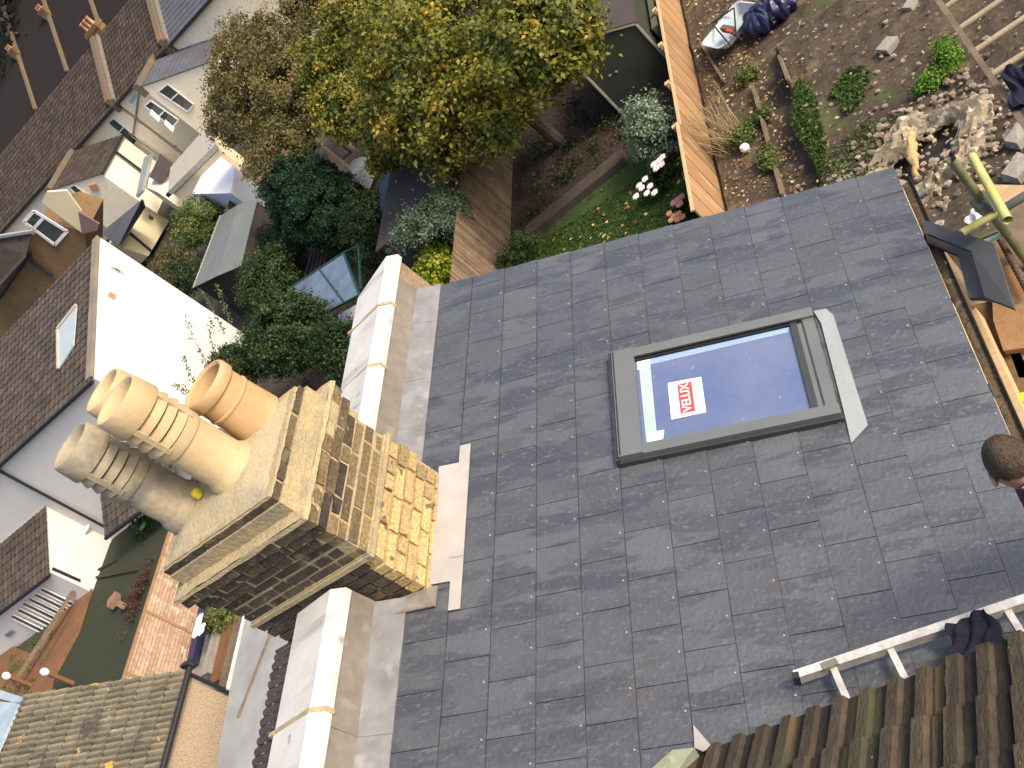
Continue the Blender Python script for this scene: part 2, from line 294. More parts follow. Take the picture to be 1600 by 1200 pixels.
def tree(name, label, cat, base, crown_c, rad, m, leaf, nclump, per, lump, seed, trunk_r=.15, shell=.55, vshift=0, group=None, fn=None, limbs=7, extra=None):
    t = T(name, label, cat, base, group); mb = MB(); rs = random.Random(seed); base = Vector(base); cc = Vector(crown_c)
    if limbs:
        mid = base.lerp(cc, .55) + Vector((rs.uniform(-.1, .1), rs.uniform(-.1, .1), 0))
        mb.tube([base - Vector((0, 0, .1)), base.lerp(mid, .5), mid, cc], [trunk_r, trunk_r * .85, trunk_r * .65, trunk_r * .25], 9)
        for i in range(limbs):
            a = 2 * math.pi * i / limbs + rs.uniform(-.4, .4); e = cc + Vector((math.cos(a) * rad[0] * .75, math.sin(a) * rad[1] * .75, rs.uniform(-.3, .6) * rad[2]))
            s0 = mid.lerp(cc, rs.uniform(0, .7)); mb.tube([s0, s0.lerp(e, .5) + Vector((0, 0, .1 * rad[2])), e], [trunk_r * .4, trunk_r * .22, trunk_r * .07], 6)
        mb.build('trunk', mBark, t)
    P, N, v = clump_cloud(crown_c, rad, nclump, per, lump, seed, shell, vshift=vshift, fn=fn)
    if extra:
        for e in extra: p2, n2, v2 = clump_cloud(*e); P = np.vstack([P, p2]); N = np.vstack([N, n2]); v = np.concatenate([v, v2])
    leaves_mesh('crown', P, N, leaf, v, m, t); return t

# ---------------- tiled roof helper ----------------
def tiled(mb, O, U, Dn, W, L_, gauge, cover, prof, lift=.02, nseg=8, keep=None, v0=0.0, stag=0.0, pan=False):
    # O = lower-left point at the eaves, U along the eaves, Dn = up-slope unit vector; prof(u in 0..1)->height
    O = Vector(O); U = Vector(U).normalized(); Dn = Vector(Dn).normalized(); Nn = U.cross(Dn).normalized()
    if Nn.z < 0: Nn = -Nn
    nc = int(math.ceil(L_ / gauge)); nu = int(math.ceil(W / cover))
    for j in range(nc):
        for i in range(nu):
            u0 = i * cover + (stag * cover * (j % 2)); va = j * gauge; vb = min((j + 1) * gauge + .03, L_)
            if va >= L_: continue
            u1 = min(u0 + cover - .003, W)
            if u1 <= u0: continue
            if keep and not keep(O + U * (u0 + u1) / 2 + Dn * (va + vb) / 2): continue
            vs = []; vr = rnd.random(); dz = rnd.uniform(0, .004); dv = rnd.uniform(-.006, .006)
            for k in range(nseg + 1):
                x = k / nseg; u = u0 + (u1 - u0) * x; h = prof(x)
                a = O + U * u + Dn * (va + dv) + Nn * (h + lift + dz); b = O + U * u + Dn * vb + Nn * (h + .002); c = O + U * u + Dn * (va + dv) + Nn * (min(h, .0) - .0)
                vs += [a, b, c]
            fs = []
            for k in range(nseg): fs += [(3 * k, 3 * k + 3, 3 * k + 4, 3 * k + 1), (3 * k + 2, 3 * k + 5, 3 * k + 3, 3 * k)]
            if pan:
                o_ = len(mb.v); mb.v += [tuple(p) for p in vs]
                for k in range(nseg):
                    lowp = max(prof(k / nseg), prof((k + 1) / nseg - 1e-6)) < .006  # pan faces coloured darker: painted shade between ribs, plus dirt
                    for f in fs[2 * k:2 * k + 2]: mb.f.append(tuple(i_ + o_ for i_ in f)); mb.a.append(vr * .35 if lowp else .5 + vr * .5); mb.sm.append(nseg > 6)
            else: mb.add(vs, fs, vr, nseg > 6)
def prof_roman(x):  # two rounded rolls per tile
    y = (x * 2) % 1.0
    return .021 * max(0.0, min(1.0, y / .09, (.60 - y) / .10))
def prof_flat(x): return 0.0
def prof_pan(x): return .035 * (math.sin(math.pi * min(1, x / .5)) if x < .5 else 0)
def prof_lud(x): y = (x * 2) % 1; return .016 if .12 < y < .5 else 0

# ================= SETTING =================
g = MB(); g.add([(-900, -300, 0), (900, -300, 0), (900, 900, 0), (-900, 900, 0)], [(0, 1, 2, 3)])
tag(g.build('ground', mGround, loc=(0, 0, 0)), None, None, kind='structure')
def patch(name, pts, z, m, kind='structure'):
    mb = MB(); mb.add([Vector((p[0], p[1], z)) for p in pts], [tuple(range(len(pts)))] if Vector((pts[1][0]-pts[0][0], pts[1][1]-pts[0][1],0)).cross(Vector((pts[2][0]-pts[1][0], pts[2][1]-pts[1][1],0))).z > 0 else [tuple(range(len(pts)))[::-1]])
    return tag(mb.build(name, m, loc=(0, 0, 0)), None, None, kind=kind)
patch('soil', [(-5.7, 4), (6, 4), (6, 60), (-5.7, 60)], .004, mSoil)
patch('garden_border', [(-11.9, 4), (-5.75, 4), (-5.75, 60), (-11.9, 60)], .004, mSoilDark)
patch('garden_earth', [(-24, 17), (-11.95, 10), (-11.95, 60), (-24, 60)], .006, mSoilDark)
lawn_pts = [az(790, 372), az(835, 352), az(905, 300), az(965, 250), az(1010, 212), az(1075, 225), az(1120, 330), az(1120, 480), az(850, 480)]
patch('lawn', lawn_pts, .012, mLawn)
patch('turf_strip', [az(100, 1120), az(60, 1000), az(118, 985), az(135, 900), az(172, 850), az(235, 760), az(330, 760), az(330, 900), az(200, 1150)], .012, mTurf)
patch('path', [az(320, 930), az(345, 890), az(470, 900), az(440, 1150), az(330, 1150), az(295, 1045)], .010, mConcrete)

# ================= OUR HOUSE: slate lean-to extension =================
TH = math.radians(24.36); GA = .24614
O = Vector((-3.77418, 5.40498, 8.92785)); S = Vector((math.cos(TH), 0, -math.sin(TH))); NR = Vector((math.sin(TH), 0, math.cos(TH)))
def rp(k, t, h=0): return O + S * (k * GA) + Vector((0, -.3 * t, 0)) + NR * h
house = T('brick_house', 'house with new dark slate lean-to roof, skylight and big brick chimney', 'house', (-2.3, 3, 0))
mb = MB(); YV = -1.40
for k in range(0, 13):
    off = .5 if k % 2 == 0 else 0.0
    js = [YV] + [j - .0 + off for j in range(-2, 18) if j + off > YV + .12]
    for a, b in zip(js, js[1:]):
        # slates run from t=a to t=b
        va = rnd.random(); g_ = .0065; tl = .0085 + rnd.uniform(0, .003); r0 = rnd.uniform(-.004, .004)
        k0 = k + .0; k1 = k + 1 + r0
        if b > 12 and k < 1: pass
        p = [rp(k0 - .15, a + g_, .0015), rp(k1, a + g_, tl), rp(k1 + rnd.uniform(-.006, .006), b - g_, tl), rp(k0 - .15, b - g_, .0015)]
        q = [x - NR * .005 for x in p]
        mb.add(p + q, [(0, 1, 2, 3), (4, 7, 6, 5), (0, 4, 5, 1), (1, 5, 6, 2), (2, 6, 7, 3), (3, 7, 4, 0)], va)
roof = mb.build('roof', mSlate, house)
mShadeDirt = mat('joint_shade_dirt', (.026, .027, .030), (.04, .04, .043), scale=9, rough=.9, fine=.2)  # dark strips paint gap shade, with some dirt, just past each slate tail
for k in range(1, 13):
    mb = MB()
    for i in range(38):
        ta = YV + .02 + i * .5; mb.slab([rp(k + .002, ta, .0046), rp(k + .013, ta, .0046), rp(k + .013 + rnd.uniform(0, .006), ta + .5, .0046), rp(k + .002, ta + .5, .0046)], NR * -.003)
    mb.build('joint_shade_dirt', mShadeDirt, roof)
mb = MB(); mb.slab([rp(-1, YV + .02, -.012), rp(13, YV + .02, -.012), rp(13, 17, -.012), rp(-1, 17, -.012)], NR * -.09)
mb.build('roof_deck', mTimberD, roof)
RV = []
for k in range(1, 13):
    off = .5 if k % 2 == 0 else 0.0
    for j in range(-1, 17):
        t = j + off - .5
        if t > YV + .3: RV.append(rp(k + 1 - .09, t, .0125))
RV.sort(key=lambda p: (p - Vector((0, 0, 12))).length - (3 if abs(p.x + 2) < 1.3 and p.y > 1.9 else 0))
mb = MB(); mb.lathe(RV[0], [(.0001, .003), (.0055, .002), (.006, -.004)], 8, NR); r0_ = mb.build('rivet', mFlash, roof)
for p in RV[1:100]: c = r0_.copy(); sc.collection.objects.link(c); c.parent = roof; c.location = p - RV[0]
mb = MB()
for p in RV[100:]: mb.lathe(p, [(.0001, .003), (.0055, .002), (.006, -.004)], 8, NR)
mb.build('rivets', mFlash, roof)['kind'] = 'stuff'
# walls
mb = MB(); mb.box((-4.33, -.2, 0), (-3.96, 5.95, 8.7)); mb.box((-3.96, 5.62, 0), (-.92, 5.75, 7.4)); mb.box((-1.12, -.2, 0), (-.92, 5.62, 7.4))
mb.slab([(-3.96, 5.62, 7.4), (-.95, 5.62, 7.4), (-3.96, 5.62, 8.85)], (0, .13, 0))
mb.box((-4.3, -6, 0), (6, -.2, 8.2))
mb.build('wall', mBrickWall, house)
# parapet upstand + coping
ZT = 9.245
def parapet(y0, y1, joints):
    mb = MB(); mb.box((-4.30, y0, 8.6), (-3.965, y1, ZT - .04)); mb.build('parapet', mBrickWall, house)
    ys = [y0] + joints + [y1]
    for a, b in zip(ys, ys[1:]):
        a2 = a + .006; b2 = b - .006; mb = MB(); hh = rnd.uniform(-.003, .003)
        cut = .22 if abs(b - y1) < 1e-6 and y1 > 5 else 0
        P = [(-4.375, ZT - .02), (-4.33, ZT + .012), (-4.005, ZT + .045), (-3.925, ZT - .0), (-3.925, ZT - .04), (-4.375, ZT - .04)]
        A = [Vector((x, a2, z + hh)) for x, z in P]; B = [Vector((x, b2 - (cut * max(0, (-4.06 - x) / .32)), z + hh)) for x, z in P]
        n = len(P); mb.add(A + B, [tuple(range(n)), tuple(range(2 * n - 1, n - 1, -1))] + [(i, (i + n), ((i + 1) % n) + n, (i + 1) % n) for i in range(n)], rnd.random())
        mb.build('coping_stone', mCoping, house)
        if b < y1:
            j = MB(); j.box((-4.37, b - .012, ZT - .03), (-4.30, b + .012, ZT + .016)); j.slab([(-4.33, b - .014, ZT + .014), (-4.005, b - .014, ZT + .048), (-4.005, b + .014, ZT + .048), (-4.33, b + .014, ZT + .014)], (0, 0, -.05)); j.slab([(-4.0, b - .014, ZT + .047), (-3.92, b - .014, ZT + .003), (-3.92, b + .014, ZT + .003), (-4.0, b + .014, ZT + .047)], (0, 0, -.05)); j.build('mortar_joint', mMortar, house)
yj1 = az(597, 545, ZT).y; 
parapet(4.04, 6.03, sorted([ax(600, 482, -4.0).y, ax(583, 577, -4.0).y]))
parapet(.6, 3.13, [1.7, 2.42])
# lead: upstand and apron
def lead_run(y0, y1, m1, m2, xfoot=-3.945, kedge=-.0):
    mb = MB(); zf = rp((xfoot + 3.77418) / (GA * math.cos(TH)), 0, 0).z
    n = max(2, int((y1 - y0) / .12)); vs = []
    for i in range(n + 1):
        y = y0 + (y1 - y0) * i / n
        vs += [(-3.944 + rnd.uniform(-.002, .002), y, ZT - .015), (-3.936 + rnd.uniform(-.005, .004), y, (zf + ZT) / 2), (-3.928 + rnd.uniform(-.003, .004), y, zf + .03)]
    mb.add(vs, [(3 * i + a, 3 * i + a + 1, 3 * i + a + 4, 3 * i + a + 3) for i in range(n) for a in (0, 1)], .5, True); mb.build('lead_flashing', m1, house)
    mb = MB(); vs = []; kk = (xfoot - .01 + 3.77418) / (GA * math.cos(TH))
    for i in range(n + 1):
        y = y0 + (y1 - y0) * i / n; t = (O.y - y) / .3
        vs += [rp(kk, t, .035), rp(kk + .12, t, .026 + rnd.uniform(0, .003)), rp(-.25, t, .02 + rnd.uniform(0, .004)), rp(kedge + rnd.uniform(-.012, .012), t, .017), rp(kedge, t, .006)]
    mb.add(vs, [(5 * i + a, 5 * i + a + 1, 5 * i + a + 6, 5 * i + a + 5) for i in range(n) for a in range(4)], .5, True); mb.build('lead_apron', m2, house)
yb = [5.82, 5.42, 4.85, 4.42, 4.02]
for a, b in zip(yb[1:], yb): lead_run(a + .002, b, mLeadBrown, mLead)
yb = [3.14, 2.35, 1.5, .6]
for a, b in zip(yb[1:], yb): lead_run(a + .002, b, mLeadBrown, mLead)
# chimney apron
mb = MB(); c = [rp(.5, 4.42, .03), rp(1.1, 4.42, .026), rp(1.1, 3.95, .018), rp(1.3, 3.95, .018)] 
kf = 1.30
mb.slab([rp(.50, 4.55, .022), rp(kf, 4.55, .018), rp(kf, 7.38, .018), rp(.50, 7.38, .022)], NR * -.004)
mb.slab([rp(1.02, 4.10, .019), rp(kf, 4.10, .019), rp(kf, 4.549, .019), rp(1.02, 4.549, .019)], NR * -.004)
mb.slab([rp(1.02, 7.381, .019), rp(kf, 7.381, .019), rp(kf, 8.0, .019), rp(1.02, 8.0, .019)], NR * -.004)
mb.slab([rp(.95, 6.85, .0225), rp(1.29, 6.85, .0215), rp(1.29, 6.87, .0215), rp(.95, 6.87, .0225)], NR * .002)
mb.build('lead_apron', mLeadPale, house)
# slates either side of the chimney, first column, are part of the roof; dark lead gutter piece at its near side
mb = MB(); mb.slab([(-3.96, 3.17, 8.97), (-3.66, 3.17, 8.90), (-3.60, 3.17, 8.87), (-3.60, 3.04, 8.875), (-3.96, 3.04, 9.02)], (0, 0, .012)); mb.build('lead_saddle', mLeadBrown, house)
# gutter and eaves
mb = MB(); 
vs = []; nn = 40
for i in range(nn + 1):
    y = 5.8 - i * (5.6 / nn); 
    for x, z in ((-.905, 7.50), (-.895, 7.455), (-.86, 7.435), (-.825, 7.455), (-.815, 7.50), (-.808, 7.50), (-.815, 7.445), (-.86, 7.42)): vs.append((x, y, z))
mb.add(vs, [(8 * i + a, 8 * i + a + 8, 8 * i + a + 9, 8 * i + a + 1) for i in range(nn) for a in range(7)], .5, True)
gut = mb.build('gutter', mBlackP, house)
mGutDebris = mat('gutter_moss', (.12, .09, .05), (.07, .06, .045), scale=14, rough=1, fine=.5, fscale=50, bump=.6, bscale=40, extra=spots((.2, .17, .13), 12, .6, .1))
mb = MB(); vs = []
for i in range(nn + 1):
    y = 5.78 - i * (5.5 / nn)
    for x, z in ((-.90, 7.472), (-.875, 7.480 + rnd.uniform(0, .012)), (-.845, 7.478 + rnd.uniform(0, .012)), (-.818, 7.472)): vs.append((x, y, z))
mb.add(vs, [(4 * i + a, 4 * i + a + 1, 4 * i + a + 5, 4 * i + a + 4) for i in range(nn) for a in range(3)], .5, True); mb.build('moss', mGutDebris, gut)
mb = MB()
for a, b in ((5.72, 5.2), (5.1, 4.6), (4.55, 3.9), (3.8, 2.9)): mb.obox(((-.885), (a + b) / 2, 7.535), .012, a - b, .05, ry=-.3)
mb.build('eaves_batten', mTimberP, house)
# neighbour-side dark tile verge
mb = MB(); tiled(mb, (-4.56, .3, 9.16), (0, 1, 0), (math.cos(.15), 0, math.sin(.15)), 2.72, .19, .19, .055, lambda x: .012 * math.sin(math.pi * x), lift=.03, nseg=8)
mPurp = mat('dark_purple_tile', (.060, .047, .044), (.04, .032, .031), scale=8, rough=.8, fine=.3, extra=spots((.3, .29, .3), 30, .70, .03, st=(3, 1, 1)))
mb.build('verge_tiles', mPurp, house)
mb = MB(); mb.box((-4.545, .3, 9.06), (-4.38, 3.0, 9.155)); mb.build('verge_board', mPurp, house)

# ---- chimney ----
chim = None
mb = MB()
X0, X1, Y0, Y1 = -4.66, -3.655, 3.17, 4.00
def block(x0, x1, y0, y1, z0, z1): mb.box((x0, y0, z0), (x1, y1, z1))
mi = .005
block(X0 + .02 + mi, X1 - mi, Y0 + mi, Y1 - mi, 8.2, 9.90)        # mortar core
chim = mb.build('chimney', mMortar, house)
bm_ = MB(); mo = MB()
course = .0745
def ring(z, off, dark_y, tone_x, h=course - .019, missing=0.0, jit=.0025, seed=0, yminx=None):
    x0, x1, y0, y1 = X0 - off, X1 + off, Y0 - off, Y1 + off
    st = seed % 2
    def run(n0, n1, place):
        u = n0 + (0 if st == 0 else -.105)
        while u < n1 - .02:
            a = max(u, n0); b = min(u + (.215 if (rnd.random() > .25) else .10), n1)
            if b - a > .03 and rnd.random() > missing: place(a, b)
            u = b + .019
            if u - n0 > 0 and n1 - u < .05: break
    def px_(a, b):
        dj = rnd.uniform(-.004, .004); bm_.box((x1 - .09, a, z), (x1 + dj, b, z + h), min(1, max(0, tone_x(z, (a + b) / 2) + rnd.uniform(-.16, .18))), jit)
    def py_(a, b):
        dj = rnd.uniform(-.002, .004); bm_.box((a, y0 - dj, z), (b, y0 + .09, z + h), max(0, dark_y + rnd.uniform(-.03, .07)), jit)
    def pyf(a, b): bm_.box((a, y1 - .09, z), (b, y1 + rnd.uniform(-.006, .004), z + h), rnd.uniform(.1, .5), jit)
    run(y0, y1, px_); run(x0, x1 - .093, py_); run(x0, x1 - .093, pyf)
    run(y0 + .09, y1 - .09, lambda a, b: bm_.box((x0, a, z), (x0 + .09, b, z + h), rnd.uniform(.1, .5), jit))
def tone(z, y):  # soot plus painted light: base golden as sunlit, upper courses as corbel shade
    if z < 9.25: return .85 if y < 3.75 else .6
    if z > 9.8: return .03
    if z > 9.55: return .14
    return .22 if z > 9.4 else .32
zz = 8.86; i = 0
while zz < 9.27: ring(zz, .012, .03, tone, seed=i); zz += course; i += 1
mo.box((X0 - .02, Y0 - .022, zz - .008), (X1 + .022, Y1 + .018, zz + .022))
mo.box((X0 - .0, Y0 - .008, zz + .022), (X1 + .008, Y1 + .006, zz + .032))
zz += .026
while zz < 9.50: ring(zz, 0.0, .02, tone, seed=i); zz += course; i += 1
mi_z = zz
for q in range(3): ring(zz, .022 + .018 * q, .04, tone, seed=i, jit=.006, missing=.04); zz += course; i += 1
off = .062
block2 = MB()
# core behind the corbels
for q in range(3): o_ = .022 + .018 * q - .006; mo.box((X0 - o_, Y0 - o_, mi_z + q * course - (.0 if q else .01)), (X1 + o_, Y1 + o_, mi_z + (q + 1) * course - .0005))
# sloped mortar ledge
def ledge(z0, o0, z1, o1):
    A = [Vector((X0 - o0, Y0 - o0, z0)), Vector((X1 + o0, Y0 - o0, z0)), Vector((X1 + o0, Y1 + o0, z0)), Vector((X0 - o0, Y1 + o0, z0))]
    B = [Vector((X0 - o1, Y0 - o1, z1)), Vector((X1 + o1, Y0 - o1, z1)), Vector((X1 + o1, Y1 + o1, z1)), Vector((X0 - o1, Y1 + o1, z1))]
    # subdivided, slightly rough
    n = 14; vs = []; fs = []
    for s in range(4):
        a0, a1, b0, b1 = A[s], A[(s + 1) % 4], B[s], B[(s + 1) % 4]; o = len(vs)
        for u in range(n + 1):
            for v in range(4):
                p = a0.lerp(a1, u / n).lerp(b0.lerp(b1, u / n), v / 3)
                if 0 < u < n: p = p + Vector((rnd.uniform(-.004, .004), rnd.uniform(-.004, .004), rnd.uniform(-.004, .004)))
                vs.append(p)
        fs += [(o + 4 * u + v, o + 4 * u + 4 + v, o + 4 * u + 5 + v, o + 4 * u + v + 1) for u in range(n) for v in range(3)]
    mo.add(vs, fs, .5, True)
ledge(zz - .006, off + .012, zz + .02, off + .004); ledge(zz + .02, off + .004, zz + .036, -.03)
zz += .030
for q in range(2): ring(zz, -.020, .03, tone, seed=i, missing=.0, jit=.003); zz += course; i += 1
mo.box((X0 + .031, Y0 + .031, 9.7), (X1 - .031, Y1 - .031, zz - .002))
mo.build('mortar_ledge', mMortar, chim); bm_.build('brickwork', mBrick, chim)
ZC = zz
# flaunching: gently domed mortar bed
fl = MB(); n = 26; vs = []
rs_ = random.Random(3)
for a in range(n + 1):
    for b in range(n + 1):
        u, v = a / n, b / n; x = X0 + .024 + (X1 - X0 - .048) * u; y = Y0 + .024 + (Y1 - Y0 - .048) * v
        e = min(u, 1 - u, v, 1 - v); z = ZC - .016 + .06 * min(1, e * 4.5) + rs_.uniform(-.003, .004)
        vs.append((x, y, z))
fl.add(vs, [(a * (n + 1) + b, (a + 1) * (n + 1) + b, (a + 1) * (n + 1) + b + 1, a * (n + 1) + b + 1) for a in range(n) for b in range(n)], .5, True)
fl.box((X0 + .03, Y0 + .03, ZC - .03), (X1 - .03, Y1 - .03, ZC - .013))
fl.build('flaunching', mFlaunch, chim)
ZF = ZC + .03
def louvred(x, y, m, r=.125, h=.60, lab=None, tilt=(0, 0), face=0, dark=0):
    b = Vector((x, y, ZF - .02)); axd = Vector((tilt[0], tilt[1], 1)).normalized(); mm = MB(); rin = r - .022
    mm.lathe(b, [(r + .022, 0), (r + .02, .05), (r + .006, .075), (r, .09), (r, h * .46), (r + .008, h * .465), (r + .012, h * .48), (r + .012, h * .555), (r - .05, h * .56)], 48, axd)
    mm.lathe(b, [(r - .03, h * .45), (r - .03, h * .56)], 40, axd)
    top = h * .545; nl = 4; pitch = (h * .335) / nl
    for q in range(nl - 1):
        z0 = top + .014 + q * pitch
        mm.lathe(b, [(r - .04, z0 + .002), (r + .020, z0), (r + .020, z0 + .004), (r + .002, z0 + pitch * .80), (r - .04, z0 + pitch * .83)], 48, axd, wob=.003)
    z1 = top + .014 + (nl - 1) * pitch
    mm.lathe(b, [(r - .02, z1 + .01), (r + .018, z1 - .004), (r + .022, z1 + .006), (r + .012, h - .014), (r + .004, h), (r - .006, h - .002), (r - .02, h - .02), (r - .03, z1 + .02)], 48, axd, wob=.004)
    # dark inner flue
    o = mm.build('chimney_pot', m, chim)
    if lab: o['label'] = lab
    fl_ = MB(); fl_.lathe(b, [(r - .045, h * .45), (r - .045, h * .9)], 30, axd); fl_.build('flue_liner', mFlueD, chim)
    for k in range(4):
        st = MB()
        a = face + k * math.pi / 2; d = Vector((math.cos(a), math.sin(a), 0)); p = b + d * (r - .0) + axd * (top - .01); q = b + d * (r + .002) + axd * (z1 + .015)
        sd = Vector((-d.y, d.x, 0)) * .016; st.slab([p + sd + d * .018, p - sd + d * .018, q - sd + d * .018, q + sd + d * .018], d * -.05); st.build('louvre_rib', m, chim)

    return o
mFlueD = mat('sooty_flue', (.09, .075, .05), (.05, .045, .035), scale=8, rough=1)
louvred(-4.53, 3.555, mPotGrey, r=.136, h=.73, lab='weathered grey-buff louvred chimney pot nearest the camera', tilt=(-.01, 0), face=math.radians(-75))
louvred(-4.065, 3.565, mPot, r=.142, h=.75, lab='clean buff louvred chimney pot in the middle', face=math.radians(-75))
louvred(-4.395, 3.87, mPot, r=.132, h=.73, lab='louvred chimney pot half hidden behind the middle one', face=math.radians(-60))
mm = MB(); b = Vector((-3.955, 3.875, ZF - .02)); r = .150
mm.lathe(b, [(q_, z_ * 1.16) for q_, z_ in [(r + .008, 0), (r + .004, .05), (r, .12), (r - .002, .175), (r + .004, .180), (r + .004, .190), (r - .003, .195), (r - .004, .262), (r + .010, .268), (r + .013, .272), (r + .013, .315), (r + .008, .326), (r + .002, .33), (r - .006, .33), (r - .018, .32), (r - .025, .1)]], 48)
o = mm.build('chimney_pot', mPotOr, chim); o['label'] = 'short plain round orange chimney pot with a rolled rim'
mm = MB(); mm.lathe(b, [(.0001, .1), (r - .02, .1)], 30); mm.build('flue_liner', mFlueD, chim)
mm = MB(); mm.lathe(az(313, 774, ZF + .02), [(.028, 0), (.03, .03), (.018, .05), (.001, .052)], 12); mm.build('yellow_cap', mYell, chim)

# ---- skylight ----
skc = [onr for onr in (0,)]
def rk(x, y, h=0):  # pixel on roof plane offset h
    return ap(x, y, np.array(O + NR * h), np.array(NR))
k0, k1, t0, t1 = 5.06, 9.98, 2.62, 5.46   # outer frame extents
hf = .075
mb = MB()
def fr(ka, kb, ta, tb, ha, hb): mb.slab([rp(ka, ta, hb), rp(kb, ta, hb), rp(kb, tb, hb), rp(ka, tb, hb)], NR * (ha - hb))
tw = .24; kw = .36
fr(k0, k0 + .56, t0, t1, -.01, hf + .012)            # top hood
fr(k1 - .42, k1 - .02, t0 + .02, t1 - .02, -.01, hf - .02)
fr(k0 + .56, k1, t0, t0 + tw, -.01, hf)
fr(k0 + .56, k1, t1 - tw, t1, -.01, hf)
sky_o = mb.build('skylight', mVelux, house)
mb = MB()
fr(k0 - .05, k1 + .03, t0 - .05, t0 - .002, -.01, hf * .55); fr(k0 - .05, k1 + .03, t1 + .002, t1 + .05, -.01, hf * .55); fr(k0 - .09, k0 - .003, t0 - .04, t1 + .04, -.01, hf * .9)
mb.build('cladding', mVeluxD, sky_o)
mb = MB(); fr(k0 + .56, k1 - .3, t0 + tw + .001, t0 + tw + .03, .0, hf - .004); fr(k0 + .56, k1 - .3, t0 + tw + .05, t0 + tw + .075, .0, hf - .012)
fr(k0 + .03, k0 + .06, t0 + .03, t1 - .03, hf, hf + .0145)
mb.build('rubber_seal', mBlackP, sky_o)
mb = MB(); fr(k1 - .58, k1 - .422, t0 + .1, t1 - tw, .0, hf - .012)
fr(k1 - .30, k1 - .27, t0 + .05, t1 - .05, .0, hf - .012); mb.build('bottom_rail', mVeluxD, sky_o)
mb = MB(); mb.slab([rp(k0 + .56, t0 + tw + .07, .045), rp(k1 - .56, t0 + tw + .07, .045), rp(k1 - .56, t1 - tw, .045), rp(k0 + .56, t1 - tw, .045)], NR * -.03)
mb.build('glass', mVGlass, sky_o)
mb = MB(); mb.slab([rp(k0 + .66, t0 + tw + .09, .0475), rp(k1 - .6, t0 + tw + .09, .0475), rp(k1 - .66, t0 + tw + .22, .0475), rp(k0 + .9, t0 + tw + .25, .0475)], NR * -.002)
mb.build('reveal', mVBlue, sky_o)
mb = MB(); mb.slab([rp(k0 + .64, t0 + tw + .12, .0485), rp(k0 + .84, t0 + tw + .12, .0485), rp(k0 + .80, t1 - tw - .02, .0485), rp(k0 + .64, t1 - tw - .02, .0485)], NR * -.002)
mb.slab([rp(k0 + .80, t0 + tw + .25, .0482), rp(k0 + .92, t0 + tw + .25, .0482), rp(k0 + .90, t1 - tw - .2, .0482), rp(k0 + .80, t1 - tw - .2, .0482)], NR * -.001)
mb.build('inner_frame', mVLite, sky_o)
mb = MB(); mb.slab([rp(k0 + .60, t0 + tw + .1, .0505), rp(k0 + .92, t0 + tw + .1, .0505), rp(k0 + .92, t0 + tw + .33, .0505), rp(k0 + .60, t0 + tw + .33, .0505)], NR * -.0015)
mb.build('corner_protector', mPaper, sky_o); mb = MB(); mb.slab([rp(k0 + .72, t1 - tw - .3, .0505), rp(k0 + 1.08, t1 - tw - .3, .0505), rp(k0 + 1.02, t1 - tw - .03, .0505), rp(k0 + .68, t1 - tw - .03, .0505)], NR * -.0015)
mb.build('corner_protector', mPaper, sky_o)
# sticker with its word, reading across the roof, tops of the letters up-slope
sk = [rp(6.35, 3.73, .048), rp(7.15, 3.76, .048), rp(7.14, 4.70, .048), rp(6.33, 4.70, .048)]
mb = MB(); mb.slab(sk, NR * -.001); stk = mb.build('sticker', mPaper, sky_o)
mb = MB(); mb.slab([rp(6.57, 3.83, .0495), rp(6.91, 3.83, .0495), rp(6.90, 4.61, .0495), rp(6.56, 4.61, .0495)], NR * -.001); mb.build('sticker_panel', mRed, sky_o)
fc = bpy.data.curves.new('word', 'FONT'); fc.body = 'VELUX'; fc.size = .074; fc.align_x = 'CENTER'; fc.align_y = 'CENTER'; fc.offset = .001; fc.extrude = .0004; fc.space_character = 1.0
fo = bpy.data.objects.new('word', fc); sc.collection.objects.link(fo)
ctr = rp(6.735, 4.22, .0502); ex = Vector((0, 1, 0)); ey = -S; ez = ex.cross(ey)
if ez.dot(NR) < 0: ex = -ex; ez = ex.cross(ey)
fo.matrix_world = Matrix(((ex.x, ey.x, ez.x, ctr.x), (ex.y, ey.y, ez.y, ctr.y), (ex.z, ey.z, ez.z, ctr.z), (0, 0, 0, 1)))
bpy.context.view_layer.update()
me = bpy.data.meshes.new_from_object(fo.evaluated_get(bpy.context.evaluated_depsgraph_get())); me.transform(fo.matrix_world); me.transform(Matrix.Translation(-WL[sky_o]))
bpy.data.objects.remove(fo); me.materials.clear(); me.materials.append(mPaper); lo = bpy.data.objects.new('lettering', me); sc.collection.objects.link(lo); lo.parent = sky_o; WL[lo] = WL[sky_o]
# bottom flashing apron with clipped corners
mb = MB(); mb.slab([rk(1283, 505, .02), rk(1271, 486, .016), rk(1290, 482, .013), rk(1302, 492, .012), rk(1356, 664, .012), rk(1330, 692, .012), rk(1318, 640, .02)][::1], NR * -.003)
mb.build('flashing', mFlash, sky_o)

